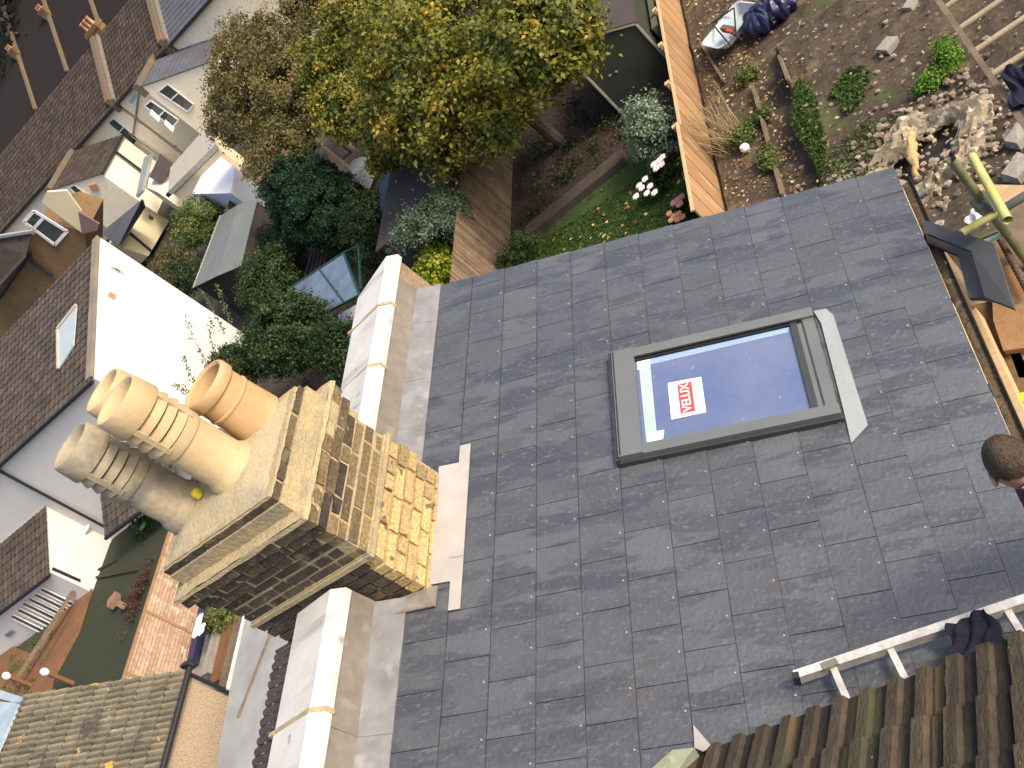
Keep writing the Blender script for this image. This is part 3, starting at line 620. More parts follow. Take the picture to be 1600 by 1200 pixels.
# ---- main roof of brown tiles near the camera ----
ph = math.radians(33); EU = Vector((0, -math.cos(ph), math.sin(ph)))
def keep(p):
    yv = 2.03 + (p.x + 2.36) * .72 if p.x < -2.36 else 9
    return p.y < yv
mb = MB(); tiled(mb, (-4.2, 2.05, 8.285), (1, 0, 0), EU, 7.0, 3.6, .335, .245, prof_roman, lift=.022, nseg=20, keep=keep, pan=True)
mr = mb.build('main_roof', mTile, house)
mb = MB(); a = Vector((-2.5, 2.0, 8.23)); mb.slab([(-2.40, 2.0, 8.255), (5, 2.0, 8.255), (5, -3, 8.255 + 5 * .649), (-4.2, -3, 8.255 + 5 * .649), (-4.2, .95, 8.255 + 1.05 * .649)], (0, 0, -.12)); mb.build('roof_deck', mTimberD, mr)
mb = MB(); mb.box((-2.3, 1.90, 8.06), (5, 1.93, 8.20)); mb.build('fascia', mTimberD, house)
mGV = mat('mossy_lead', (.30, .32, .20), (.22, .25, .17), scale=6, rough=.8, fine=.15, extra=spots((.42, .40, .36), 10, .6, .1))
mb = MB(); mb.slab([rk(1050, 1172, .05), rk(1085, 1168, .06), rk(1092, 1180, .12), rk(1040, 1230, .12), rk(985, 1230, .05)], NR * -.01); mb.build('lead_valley', mGV, house)
mb = MB(); mb.slab([rk(1083, 1132, .02), rk(1112, 1166, .05), rk(1098, 1174, .05), rk(1085, 1168, .03)], NR * -.006); mb.build('felt_offcut', mLeadPale, house)

# ================= things on and beside the roof =================
# ladder lying on the slates
A = rk(1243, 1061, .09); B = rk(1600, 943, .12); D = (B - A).normalized(); SD = Vector((.06, -1, 0)); SD = (SD - D * SD.dot(D)).normalized()
lad = T('ladder', 'old aluminium ladder lying across the lower slates beside the brown tiled eave', 'ladder', A)
for q in (0, .36):
    mb = MB(); p = A + SD * q; e = p + D * 2.3; mb.beam(p, e, .024, .062, up=NR); mb.beam(p + NR * .028 - SD * .006, e + NR * .028 - SD * .006, .040, .006, up=NR); mb.build('rail', mAlu, lad)
ff = rk(1304, 1049, .09); s0 = (ff - A).dot(D)
for i in range(8):
    p = A + D * (s0 + i * .255); mb = MB(); mb.beam(p + SD * .008, p + SD * .352, .030, .022, up=NR, var=.5); mb.build('rung', mAlu, lad)
mb = MB(); mb.obox(A + D * .005, .03, .03, .066, ry=TH); mb.build('end_cap', mBlackP, lad)
p = A + D * (s0 - .01) + NR * .03; mb = MB(); mb.obox(p, .07, .035, .012, rz=.3, ry=.45); mb.build('bracket', mTubeGr, lad)
# navy cloth
def crumple(name, corners, m, n=26, amp=.02, seed=1, thick=.006, sag=0.0):
    rs = random.Random(seed); mb = MB(); ph_ = [(rs.uniform(2, 9), rs.uniform(-6, 6), rs.uniform(0, 6)) for _ in range(6)]; c = [Vector(x) for x in corners]; vs = []
    for i in range(n + 1):
        for j in range(n + 1):
            u, v = i / n, j / n; uu = u + .05 * math.sin(9 * v + seed); p = c[0].lerp(c[1], uu).lerp(c[3].lerp(c[2], uu), v)
            h = sum(abs(math.sin(a * u + b * v + f)) for a, b, f in ph_) / 7; p = p + Vector((0, 0, amp * (h - .5) * 3 - sag * (abs(u - .5) * 2) ** 2)); vs.append(p)
    F = [(i * (n + 1) + j, (i + 1) * (n + 1) + j, (i + 1) * (n + 1) + j + 1, i * (n + 1) + j + 1) for i in range(n) for j in range(n)]
    mb.add(vs, F, .5, True); mb.add([p - Vector((0, 0, thick)) for p in vs], [f[::-1] for f in F], .5, True)
    return mb.build(name, m)
tag(crumple('cloth', [rk(1483, 976, .17), rk(1540, 950, .19), rk(1580, 1006, .16), rk(1480, 1045, .12)], mNavy, amp=.028, seed=4), 'crumpled navy blue garment draped over the ladder', 'garment')
# long timber ladder behind the scaffold, top right
lad2 = T('ladder', 'long brown wooden ladder with round rungs above the dug up garden', 'ladder', az(1535, 95, 8))
a = az(1400, -95, 8.0); b = az(1640, 252, 8.0)
for off in (0, .42):
    mb = MB(); mb.beam(a + Vector((off, 0, 0)), b + Vector((off, 0, 0)), .034, .075); mb.build('rail', mTimberG, lad2)
mRung = mat('worn_rung', (.40, .33, .22), (.32, .26, .17), scale=9, rough=.8, fine=.15)
p0 = az(1502, 43, 8.0); p1 = az(1526, 78, 8.0); dl = p1 - p0
for i in range(-3, 5):
    p = p0 + dl * i; mb = MB(); mb.tube([p + Vector((.0, 0, 0)), p + Vector((.42, 0, 0))], .019, 10); mb.build('rung', mRung, lad2)
tag(crumple('jacket', [az(1567, 108, 8.1), az(1640, 95, 8.1), az(1650, 150, 8.05), az(1582, 172, 8.05)], mNavy, amp=.06, seed=9, thick=.03), 'dark navy jacket over the rungs of the wooden ladder', 'jacket')
# scaffold tubes
P = ad(1487, 250, 6.2)
def tube_thing(name, label, pts, r, m, cat='scaffold tube', group='scaffold tubes', hollow=True):
    t = T(name, label, cat, pts[0], group); mb = MB(); mb.tube(pts, r, 16, caps=False); 
    d = (Vector(pts[1]) - Vector(pts[0])).normalized(); mb.tube([Vector(pts[0]), Vector(pts[0]) + d * .25], r * .82, 16, caps=False)
    mb.tube([Vector(pts[0]) + d * .06, Vector(pts[0]) + d * .07], r * .8, 16); mb.build('tube', m, t); return t
st = tube_thing('scaffold_tube', 'upright mossy green scaffold tube with an open end', [P, Vector((P.x, P.y, 5.2))], .0255, mTubeG)
mb = MB(); mb.obox((P.x, P.y, 7.78), .10, .10, .09, rz=.3); mb.obox((P.x + .03, P.y - .05, 7.78), .04, .05, .12, rz=.6); mb.build('coupler', mTubeGr, st)
q = ad(1519, 244, 6.55); q2 = ad(1567, 330, 6.15); tube_thing('scaffold_tube', 'leaning tube painted yellow beside the green upright', [q, q + (q2 - q) * 1.15], .026, mTubeY)
q = Vector((P.x + .02, P.y - .065, 7.75)); a = ap(1505, 363, q, (0, 1, 0)); b = a + Vector((.22, 0, 0))
tube_thing('scaffold_tube', 'short yellow tube end poking out over the ridge tiles', [a, b], .024, mTubeY)
tube_thing('scaffold_tube', 'dull green horizontal tube running off to the right', [b + Vector((.02, 0, .0)), b + Vector((1.2, 0, .05))], .0255, mTubeGr)
mb = MB(); a = az(1562, 372, 7.35); b = az(1606, 455, 7.35); n = 34
prof = []
path = [a.lerp(b, i / n) for i in range(n + 1)]; mb.tube(path, [.016 + .006 * (i % 2) for i in range(n + 1)], 10)
mCoil = mat('rusty_steel', (.09, .06, .04), (.14, .10, .06), scale=30, rough=.8, metal=.4)
tag(mb.build('threaded_bar', mCoil), 'rusty ribbed bar resting beyond the orange board', 'steel bar')
# boards, ridge tiles
def zslab(name, pts, z, th, m, parent=None, dz=None):
    mb = MB(); P_ = [az(x, y, z + (dz[i] if dz else 0)) for i, (x, y) in enumerate(pts)]; mb.slab(P_, (0, 0, -th)); return mb.build(name, m, parent)
tag(zslab('board', [(1545, 372), (1560, 362), (1612, 452), (1625, 540), (1568, 548), (1552, 500)], 7.28, .04, mTimberO), 'orange brown board under the charcoal ridge tiles', 'board')
mBd = mat('muddy_board', (.24, .18, .12), (.17, .13, .09), scale=3, rough=.95, fine=.25, fscale=15)
tag(zslab('board', [(1557, 335), (1640, 290), (1660, 470), (1605, 445), (1563, 366)], 7.18, .04, mBd), 'muddy grey brown scaffold board behind the orange board', 'board')
tag(zslab('plank', [(1526, 288), (1660, 290), (1660, 318), (1544, 317)], 7.0, .045, mTimberP), 'clean pale pine plank crossing behind the scaffold tubes', 'plank')
tag(zslab('slab', [(1571, 532), (1612, 515), (1640, 590), (1592, 590)], 7.22, .05, mConcrete), 'broken grey slab at the end of the orange board', 'slab')
def angle_tile(label, pa, z0, th=.03, dz=(0, 0, 0, 0, 0, 0)):
    t = T('ridge_tile', label, 'ridge tile', az(*pa[0], z0), 'charcoal ridge tiles stacked by the gutter'); mb = MB()
    P_ = [az(x, y, z0 + d) for (x, y), d in zip(pa, dz)]
    mb.slab([P_[0], P_[1], P_[4], P_[5]], (0, 0, -th)); mb.build('wing', mRidgeT, t); mb = MB(); mb.slab([P_[1] + Vector((.0015, 0, 0)), P_[2], P_[3], P_[4] + Vector((.0015, 0, 0))], (0, 0, -th)); mb.build('wing', mRidgeT, t)
angle_tile('charcoal ridge tile on top of the small stack', [(1439, 342), (1552, 380), (1584, 481), (1539, 464), (1517, 392), (1447, 364)], 7.62, dz=(0, .02, -.02, -.04, 0, 0))
angle_tile('charcoal ridge tile underneath the top one', [(1445, 358), (1517, 388), (1541, 466), (1513, 465), (1496, 398), (1449, 380)], 7.52)
# timber trough outside the gutter
mb = MB(); mb.slab([az(1518, 486, 7.36), az(1524, 480, 7.36), az(1612, 668, 7.36), az(1604, 680, 7.36)], (0, 0, -.12)); tag(mb.build('timber_edge', mTimberP), 'pale sunlit timber edge running beside the gutter', 'timber')
mBrownPl = mat('wet_brown_board', (.20, .12, .055), (.12, .075, .035), scale=3, rough=.8, fine=.3, fscale=20, extra=spots((.35, .22, .1), 4, .6, .2))
tag(zslab('plank', [(1517, 478), (1547, 470), (1560, 478), (1640, 650), (1612, 664), (1524, 482)], 7.22, .03, mBrownPl), 'wet brown plank lying between timber edge and scaffold', 'plank')
mb = MB(); mb.lathe(az(1598, 624, 7.27), [(.03, 0), (.032, .02), (.02, .035), (.001, .036)], 14); tag(mb.build('cap', mYell), 'small bright yellow plastic cap on the brown plank', 'plastic cap')
mb = MB(); mb.slab([az(1449, 386, 7.44), az(1455, 388, 7.44), az(1475, 418, 7.44), az(1466, 428, 7.44)], (0, 0, -.04)); tag(mb.build('batten', mTimberP), 'short pine batten between slates and ridge tiles', 'batten')
mb = MB(); mb.obox(az(1472, 415, 7.46), .05, .07, .04, rz=.5); tag(mb.build('block', mYell), 'small yellow block on the end of the pine batten', 'block')
tag(crumple('rag', [az(1506, 344, 7.3), az(1527, 318, 7.3), az(1545, 348, 7.3), az(1520, 358, 7.3)], mWhiteCl, amp=.02, seed=3, n=14), 'crumpled white sheet behind the yellow tube end', 'plastic sheet')
mb = MB(); mb.beam(az(1537, 379, 7.5), az(1567, 366, 7.5), .026, .02); tag(mb.build('strip', mMint), 'mint green plastic strip beside the upright tube', 'plastic strip')
mb = MB(); mb.beam(az(1533, 373, 7.48), az(1560, 361, 7.48), .022, .02); tag(mb.build('strip', mTimberG), 'thin brown wooden strip next to the mint green strip', 'wooden strip')
# scaffold platform under the worker
mb = MB()
for i in range(4): mb.box((-.56 + i * .235, .2, 6.98), (-.335 + i * .235, 4.2, 7.02), rnd.random())
tag(mb.build('scaffold_platform', mTimberG), 'scaffold boards beside the eaves carrying the worker', 'scaffold boards')

# ---- person ----
mShirt = mat('faded_maroon_cloth', (.16, .045, .06), (.12, .035, .05), rough=.95)
HC = ad(1582, 724, 3.9)
per = T('person', 'worker with short brown hair bowing his head at the right edge of the roof', 'person', (HC.x + .2, HC.y + .02, 7.02))
def skin_body(chains, name, m, parent, sub=2):
    me = bpy.data.meshes.new(name); vs = []; es = []; rr = []
    for ch in chains:
        for i, (p, r, *lk) in enumerate(ch):
            if lk and lk[0] is not None: idx = lk[0]
            else: vs.append(p); rr.append(r); idx = len(vs) - 1
            if i > 0: es.append((prev, idx))
            prev = idx
    L = WL[parent]; me.from_pydata([tuple(Vector(v) - L) for v in vs], es, []); o = bpy.data.objects.new(name, me); sc.collection.objects.link(o)
    md = o.modifiers.new('s', 'SKIN'); 
    for i, r in enumerate(rr): me.skin_vertices[0].data[i].radius = (r if isinstance(r, tuple) else (r, r))
    me.skin_vertices[0].data[0].use_root = True
    o.modifiers.new('u', 'SUBSURF').levels = sub; bpy.context.view_layer.update()
    m2 = bpy.data.meshes.new_from_object(o.evaluated_get(bpy.context.evaluated_depsgraph_get())); bpy.data.objects.remove(o)
    for p in m2.polygons: p.use_smooth = True
    m2.materials.clear(); m2.materials.append(m); o = bpy.data.objects.new(name, m2); sc.collection.objects.link(o); o.parent = parent; WL[o] = L; return o
fwd = Vector((.36, -.93, 0)).normalized(); lat = Vector((-fwd.y, fwd.x, 0)); up = Vector((0, 0, 1))
ct, st_ = math.cos(math.radians(14)), math.sin(math.radians(14)); hF_ = fwd * ct - up * st_; hU_ = up * ct + fwd * st_
hb = MB()  # head as one surface, hair as a second close shell
def headpt(th_, z_, s=1.0, hair=False):
    # th_ angle from forward, z_ -1..1
    rz = math.sqrt(max(0, 1 - z_ * z_)); f_ = math.cos(th_); l_ = math.sin(th_)
    a = .098 if f_ > 0 else .102; wv = .076
    if z_ < 0: wv *= 1 - .28 * (-z_); 
    x = f_ * a * rz; y = l_ * wv * rz; z = z_ * .125
    if z_ < -.15 and f_ < 0: x *= 1 - .45 * min(1, (-z_ - .15) * 1.3)
    if not hair and abs(l_) < .28 and f_ > 0 and -.35 < z_ < .08: x += .02 * (1 - abs(l_) / .28) * (1 - (z_ - .08) / -.43)
    return HC + hF_ * (x * s) + lat * (y * s) + hU_ * (z * s)
def shell(mb, s, cond, hair):
    nt_, nz = 48, 30; idx = {}; vs = []; fs = []
    for i in range(nz + 1):
        z_ = math.sin(-math.pi / 2 + math.pi * i / nz)
        for j in range(nt_): vs.append(headpt(2 * math.pi * j / nt_, z_, s * (1 + (rnd.uniform(-.003, .004) if hair else 0)), hair))
    for i in range(nz):
        z_ = math.sin(-math.pi / 2 + math.pi * (i + .5) / nz)
        for j in range(nt_):
            if cond(2 * math.pi * (j + .5) / nt_, z_): fs.append((i * nt_ + j, i * nt_ + (j + 1) % nt_, (i + 1) * nt_ + (j + 1) % nt_, (i + 1) * nt_ + j))
    mb.add(vs, fs, .5, True)
shell(hb, 1.0, lambda t, z: True, False)
bx = HC + fwd * -.012
neck0 = HC - hU_ * .13 - fwd * .03; sh = HC - up * .24 - fwd * .18 + Vector((.20, 0, 0)); hip = HC - up * .80 - fwd * .34 + Vector((.34, 0, 0))
root = [(hip, (.15, .11)), (hip.lerp(sh, .5), (.135, .10)), (sh - up * .06, (.16, .10)), (neck0, .058), (HC - up * .06, .06)]
ch = [root]
for sgn in (-1, 1):
    s0_ = sh - up * .05 + lat * (.17 * sgn); el = s0_ - up * .26 + lat * (.06 * sgn) + fwd * .08; wr = el + fwd * .22 - up * .10
    ch.append([(sh - up * .06, .1, 2), (s0_, .065), (el, .046), (wr, .032), (wr + fwd * .08 - up * .02, .035)])
    k_ = hip - up * .42 + lat * (.11 * sgn) + fwd * .05; an = Vector((k_.x, k_.y, 7.10)) - fwd * .04
    ch.append([(hip, .1, 0), (hip - up * .06 + lat * (.10 * sgn), .10), (k_, .065), (an, .045), (an + fwd * .16 - up * .02, .04)])
bd = skin_body(ch, 'body', mSkin, per)
hb.build('head', mSkin, per)
hr = MB(); shell(hr, 1.06, lambda t, z: (z > .52) or (z > -.42 and math.cos(t) < -.3) or (z > .12 and math.cos(t) < .2) or (z > .36 and math.cos(t) < .7), True); hr.build('hair', mHair, per)
for sgn in (-1, 1):
    fe = MB(); c = HC + hF_ * .083 + lat * (.030 * sgn) + hU_ * .004; fe.lathe(c, [(.0001, .010), (.008, .007), (.012, .0)], 10, hF_); fe.build('eye', mWhitePet, per)
    fe = MB(); fe.beam(HC + hF_ * .092 + lat * (.014 * sgn) + hU_ * .022, HC + hF_ * .082 + lat * (.048 * sgn) + hU_ * .022, .012, .006, up=hF_); fe.build('eyebrow', mHair, per)
fe = MB(); fe.beam(HC + hF_ * .094 + lat * .02 - hU_ * .062, HC + hF_ * .094 - lat * .02 - hU_ * .062, .010, .006, up=hF_); fe.build('mouth', mPink, per)
for sgn in (-1, 1):
    eb = MB(); c = HC + lat * (.078 * sgn) - hU_ * .012 - hF_ * .004
    eb.lathe(c, [(.0001, .004), (.012, .002), (.02, .012), (.026, .010), (.024, .0), (.016, -.006)], 16, lat * sgn + hF_ * -.35); eb.build('ear', mSkin, per)
tb = MB()
shirt = skin_body([[(hip + up * .02, (.165, .125)), (hip.lerp(sh, .5), (.15, .115)), (sh - up * .05, (.175, .115)), (neck0 - up * .055, .062)]] + [[(sh - up * .05, .1, 2), (sh - up * .05 + lat * (.17 * s_), .078), (sh - up * .2 + lat * (.21 * s_) + fwd * .045, .066)] for s_ in (-1, 1)], 'shirt', mShirt, per)
tr = skin_body([[(hip + up * .02, (.168, .128)), (hip - up * .06, (.155, .12))]] + [[(hip - up * .06, .1, 1), (hip - up * .12 + lat * (.10 * s_), .112), (hip - up * .42 + lat * (.11 * s_) + fwd * .05, .08), (Vector((hip.x, hip.y, 7.12)) + lat * (.11 * s_) + fwd * .01, .062)] for s_ in (-1, 1)], 'trousers', mNavy, per)

# ================= building-site garden (right) =================
def rock(mb, c, s, rs, m=0):
    c = Vector(c); vs = []; n = 7; 
    for i in range(4):
        z = (-.5 + i / 3) * s * .7
        for k in range(n):
            a = 2 * math.pi * k / n; r = s * (.32 + .3 * math.sin(math.pi * (i + .6) / 4.4)) * rs.uniform(.75, 1.2); vs.append(c + Vector((r * math.cos(a), r * math.sin(a) * .8, z + s * .2)))
    fs = [(i * n + k, i * n + (k + 1) % n, (i + 1) * n + (k + 1) % n, (i + 1) * n + k) for i in range(3) for k in range(n)] + [tuple(range(3 * n, 4 * n))]
    mb.add(vs, fs, rs.random())
rs = random.Random(11)
# relief of the dug ground
N_ = 110; mb = MB(); x0, x1, y0, y1 = -5.6, 3.0, 8.0, 31.0; vs = []
import mathutils.noise as mn
for i in range(N_ + 1):
    for j in range(N_ + 1):
        x = x0 + (x1 - x0) * i / N_; y = y0 + (y1 - y0) * j / N_
        z = .10 + .10 * mn.noise(Vector((x * .9, y * .9, 0))) + .05 * mn.noise(Vector((x * 3, y * 3, 5)))
        if x > -3.62 and y < 21.9: z += .26 * min(1, (x + 3.62) * 9) * min(1, (21.9 - y) * 3)
        if -4.36 < x < -3.62 and y < 22: z -= .06
        d = math.hypot(x + 1.75, (y - 15.3) * .8); z -= .30 * max(0, 1 - (d / .75) ** 4)
        vs.append((x, y, z))
mb.add(vs, [(i * (N_ + 1) + j, (i + 1) * (N_ + 1) + j, (i + 1) * (N_ + 1) + j + 1, i * (N_ + 1) + j + 1) for i in range(N_) for j in range(N_)], .5, True)
tag(mb.build('dug_soil', mSoil, loc=(0, 0, 0)), None, None, kind='structure')
mb = MB()
for _ in range(800):
    x = rs.uniform(-5.4, 2.5); y = 11 + 19 * rs.random(); zb = .10 + (.26 if (x > -3.55 and y < 21.9) else 0)
    rock(mb, (x, y, zb + rs.uniform(-.01, .04)), rs.choice([.03, .04, .05, .07, .10]) * rs.uniform(.6, 1.1), rs)
for _ in range(350):
    a = rs.uniform(0, 6.28); r = abs(rs.gauss(1.15, .4)); rock(mb, (-1.6 + r * math.cos(a), 15.4 + r * math.sin(a), .38), rs.uniform(.03, .13), rs)
mStone = mat('pale_stone_scatter', (.30, .25, .185), (.19, .145, .10), scale=9, rough=1, var=.5, fine=.2)
tag(mb.build('rubble', mStone, loc=(0, 0, 0)), 'pale stones and rubble scattered over the dug soil', 'rubble', kind='stuff')
# ring of spoil around the hole
mb = MB(); nn_, mm_ = 90, 18; vs = []
for i in range(nn_):
    a = 2 * math.pi * i / nn_
    for j in range(mm_):
        b = math.pi * j / (mm_ - 1); R0 = .86 + .12 * math.sin(2 * a + 1) + .10 * math.sin(5 * a); w_ = .30 + .10 * math.sin(3 * a + 2); h_ = .20 + .06 * math.sin(4 * a)
        nz = mn.noise(Vector((math.cos(a) * 4, math.sin(a) * 4, j * .6))) * .10 + mn.noise(Vector((math.cos(a) * 12, math.sin(a) * 12, j * .5))) * .05
        r = R0 - math.cos(b) * w_ + nz * .6; vs.append((-1.72 + r * math.cos(a) * .92, 15.25 + r * math.sin(a) * 1.05, .30 + math.sin(b) * h_ * (1 + nz * 3) + nz * .5))
mb.add(vs, [(i * mm_ + j, ((i + 1) % nn_) * mm_ + j, ((i + 1) % nn_) * mm_ + j + 1, i * mm_ + j + 1) for i in range(nn_) for j in range(mm_ - 1)], .5, True)
tag(mb.build('spoil_heap', mRubble), 'crusty pale ring of rubble and clay around a dark hole', 'rubble heap')
mPit = mat('wet_pit', (.05, .042, .042), (.035, .03, .03), rough=.6, scale=2)
mb = MB(); mb.lathe((-1.72, 15.25, .12), [(.0001, 0), (.8, 0)], 30); tag(mb.build('pit_floor', mPit), None, None, kind='structure')
mb = MB(); mb.tube([az(1424, 312, .5), az(1446, 298, .5)], .07, 14); tag(mb.build('drain_pipe', mTubeGr), 'short grey drain pipe stub in the pale rubble ring', 'pipe')
mRubb2 = mat('yellow_clay', (.55, .38, .17), (.40, .27, .13), scale=5, rough=1, fine=.3, bump=.8, bscale=20)
mb = MB(); path = [az(x + 2 * math.sin(i * 2.1), y, .42) for i, (x, y) in enumerate([(1421 + k_ * .6, 196 + k_ * 5) for k_ in range(18)])]; mb.tube(path, [.02 + .09 * math.sin(math.pi * (k_ + .5) / 18) for k_ in range(18)], 12, var=.5); mb.v = [(x + .09 * mn.noise(Vector((x * 3, y * 3, z * 5))), y + .05 * mn.noise(Vector((x * 4, y * 3, 3))), z + .06 * mn.noise(Vector((x * 8, y * 8, z * 3)))) for x, y, z in mb.v]
tag(mb.build('clay_lump', mRubb2), 'long yellow clay lump along the ring of rubble', 'clay')
for (x, y, s, lab) in ((1388, 72, .32, 'squarish grey concrete lump on the soil near the top'), (1424, 8, .26, 'pale broken block at the top edge of the dug garden'), (1592, 213, .34, 'whitish stone block by the right edge'), (1593, 265, .4, 'bluish grey paving piece at the right edge')):
    mb = MB(); mb.obox(az(x, y, .42), s, s * .8, s * .45, rz=.6, rx=.1, jit=.03); tag(mb.build('stone_block', mConcrete), lab, 'stone block')
# edging boards
for (a, b, lab, h) in (((1096, 68), (1133, 129), 'short timber edging board near the orange fence', .12), ((1177, 135), (1224, 306), 'long thin timber edging board between two beds', .12), ((1219, 90), (1233, 128), 'short edging board at the corner of the trench', .40)):
    mb = MB(); mb.beam(az(*a, h + .06), az(*b, h + .06), .05, .16); tag(mb.build('edging_board', mTimberG), lab, 'edging board', 'timber edging boards')
# tray / tub with tool
tc = az(1147, 48, .35)
tub = T('garden_tray', 'pale blue grey tray holding a dark folding tool, by the dark bags', 'tray', tc)
e1 = (az(1175, 52, .35) - az(1118, 42, .35)); e1.z = 0; e1.normalize(); e2 = Vector((-e1.y, e1.x, 0)); 
mb = MB(); out = []
def rrect(w_, h_, r_, z_, n=6):
    pts = []
    for cx, cy, a0 in ((w_ - r_, h_ - r_, 0), (-w_ + r_, h_ - r_, 90), (-w_ + r_, -h_ + r_, 180), (w_ - r_, -h_ + r_, 270)):
        for i in range(n): a = math.radians(a0 + 90 * i / (n - 1)); pts.append(tc + e1 * (cx + r_ * math.cos(a)) + e2 * (cy + r_ * math.sin(a)) + up * z_)
    return pts
rings = [rrect(.36, .52, .12, .0), rrect(.46, .64, .16, .22), rrect(.50, .68, .17, .22), rrect(.50, .68, .17, .19)]; n = len(rings[0]); vs = [p for r_ in rings for p in r_]
mb.add(vs, [tuple(range(n))] + [(i * n + k, i * n + (k + 1) % n, (i + 1) * n + (k + 1) % n, (i + 1) * n + k) for i in range(3) for k in range(n)], .5, False); mb.build('tray', mTubBl, tub)
tool = T('folding_tool', 'black framed tool with brown and red middle lying in the pale tray', 'tool', tc + up * .1)
mb = MB()
for a, b in (((1112, 36), (1147, 12)), ((1147, 14), (1150, 55)), ((1112, 36), (1142, 72)), ((1142, 72), (1152, 58)), ((1130, 45), (1160, 62))): mb.tube([az(*a, .62), az(*b, .62)], .02, 8)
mb.build('frame', mBlackP, tool); mb = MB(); mb.obox(az(1138, 45, .62), .14, .5, .12, rz=.5, jit=.02); mb.build('motor', mat('brown_casing', (.14, .08, .05), scale=9), tool); mb = MB(); mb.obox(az(1139, 48, .70), .06, .2, .05, rz=.5); mb.build('handle', mRed, tool)
for (x, y, r, lab) in ((1188, 30, .42, 'shiny dark blue rubbish sack touching the pale tray'), (1217, 6, .44, 'dark blue rubbish sack at the very top edge')):
    c = az(x, y, .4); mb = MB(); vs = []; nu, nv = 40, 20
    for i in range(nv + 1):
        for k in range(nu):
            a = 2 * math.pi * k / nu; b = math.pi * i / nv; rr = r * (1 + .10 * math.sin(7 * a + 3 * b) + .07 * math.sin(13 * a) + .12 * mn.noise(Vector((math.cos(a) * 3, math.sin(a) * 3, b * 2 + x)))); vs.append(c + Vector((rr * math.sin(b) * math.cos(a), rr * math.sin(b) * math.sin(a), rr * .75 * math.cos(b))))
    mb.add(vs, [(i * nu + k, (i + 1) * nu + k, (i + 1) * nu + (k + 1) % nu, i * nu + (k + 1) % nu) for i in range(nv) for k in range(nu)], .5, True); mb.tube([c + up * r * .68, c + up * r * .85], [.04, .09], 8)
    tag(mb.build('rubbish_sack', mNavyB), lab, 'sack', 'dark blue rubbish sacks')
mb = MB(); mb.lathe(az(1168, 236, .1), [(.001, 0), (.08, .03), (.11, .1), (.08, .18), (.001, .2)], 14); tag(mb.build('stone_ball', mWhitePet), 'round whitish ball lying on the soil by dry plants', 'ball')
# weeds, grass
def small(name, lab, cat, px, z, rad, m, n, per, lump, leaf, seed, shell=.2, vs_=0, group=None):
    c = az(*px, z); return tree(name, lab, cat, (c.x, c.y, max(0, z - rad[2])), tuple(c), rad, m, leaf, n, per, lump, seed, limbs=0, shell=shell, vshift=vs_, group=group)
small('weed_patch', 'bright green weeds running in a band near the scaffold ladder', 'weeds', (1480, 85), .5, (.16, .50, .10), L_weed, 60, 36, .13, .06, 21, vs_=.05)
small('weed_patch', 'lower bright green weeds at the end of the dark pit', 'weeds', (1452, 125), .48, (.30, .22, .10), L_weed, 44, 36, .12, .06, 22)
small('weed_patch', 'small green weeds at the corner by the trench', 'weeds', (1165, 118), .25, (.28, .22, .10), L_mid, 26, 34, .14, .07, 23)
small('weed_patch', 'leafy weeds low beside the long edging board', 'weeds', (1185, 185), .22, (.4, .16, .08), L_mid, 24, 26, .12, .07, 24, vs_=-.1)
small('weed_patch', 'dark leafy weeds at the foot of the dry stalks', 'weeds', (1158, 212), .25, (.35, .3, .16), L_mid, 50, 40, .14, .07, 25)
small('weed_patch', 'thin yellow green weeds by the board near the slates', 'weeds', (1200, 245), .25, (.22, .5, .10), L_mid, 40, 35, .12, .06, 26, vs_=.1)
def grassp(name, lab, poly_c, rx, ry, z, n, seed, m=L_gr, size=.13, rot=0, kind=None, cat='grass'):
    rs = np.random.RandomState(seed); r = np.sqrt(rs.uniform(0, 1, n)); a = rs.uniform(0, 2 * np.pi, n); c = az(*poly_c, z)
    x = c.x + rx * r * np.cos(a) * (1 + .25 * np.sin(3 * a + seed)); y = c.y + ry * r * np.sin(a) * (1 + .25 * np.sin(2 * a)); P = np.stack([x, y, z + rs.uniform(0, .08, n)], 1)
    N = rs.normal(size=(n, 3)) * .8 + np.array([0, 0, .45]); N /= np.linalg.norm(N, axis=1)[:, None]
    o = leaves_mesh(name, P, N, size, rs.uniform(0, .8, n), m, None, loc=tuple(c), aspect=.28); return tag(o, lab, cat, kind=kind)
L_grB = leafmat('sunny_grass', (.045, .075, .015), (.08, .135, .025), (.14, .18, .05))
grassp('grass_patch', 'bright green grass patch beside the dark trench', (1266, 195), .27, 1.5, .36, 3000, 31, L_grB)
grassp('grass_patch', 'small green grass patch in the middle of the dug bed', (1330, 142), .4, .6, .36, 900, 32, L_grB)
grassp('grass_patch', 'sparse olive grass near the edge of the slates', (1345, 245), .9, .8, .36, 1100, 33, L_mid, .10)
# leaf litter on soil
def litter(name, lab, n, seed, f, m, size, z=.03, kind='stuff', cat='fallen leaves'):
    rs = np.random.RandomState(seed); P = f(rs, n); N = rs.normal(size=(len(P), 3)) * .35 + np.array([0, 0, 1]); N /= np.linalg.norm(N, axis=1)[:, None]
    return tag(leaves_mesh(name, P, N, size, rs.uniform(0, 1, len(P)), m, None, loc=(0, 0, 0), aspect=.7), lab, cat, kind=kind)
litter('leaf_litter', 'brown and pale dead leaves covering the dug soil by the fence', 1700, 41, lambda r, n: np.stack([r.uniform(-5.5, -3.9, n), r.uniform(15, 29, n), r.uniform(.12, .2, n)], 1), L_lit, .075)
litter('leaf_litter', 'twigs and dead leaves over the raised soil', 2200, 42, lambda r, n: np.stack([r.uniform(-3.6, 2.4, n), r.uniform(13, 30, n), r.uniform(.12, .2, n) + .26], 1)[r.uniform(size=n) < .8], L_straw, .09)
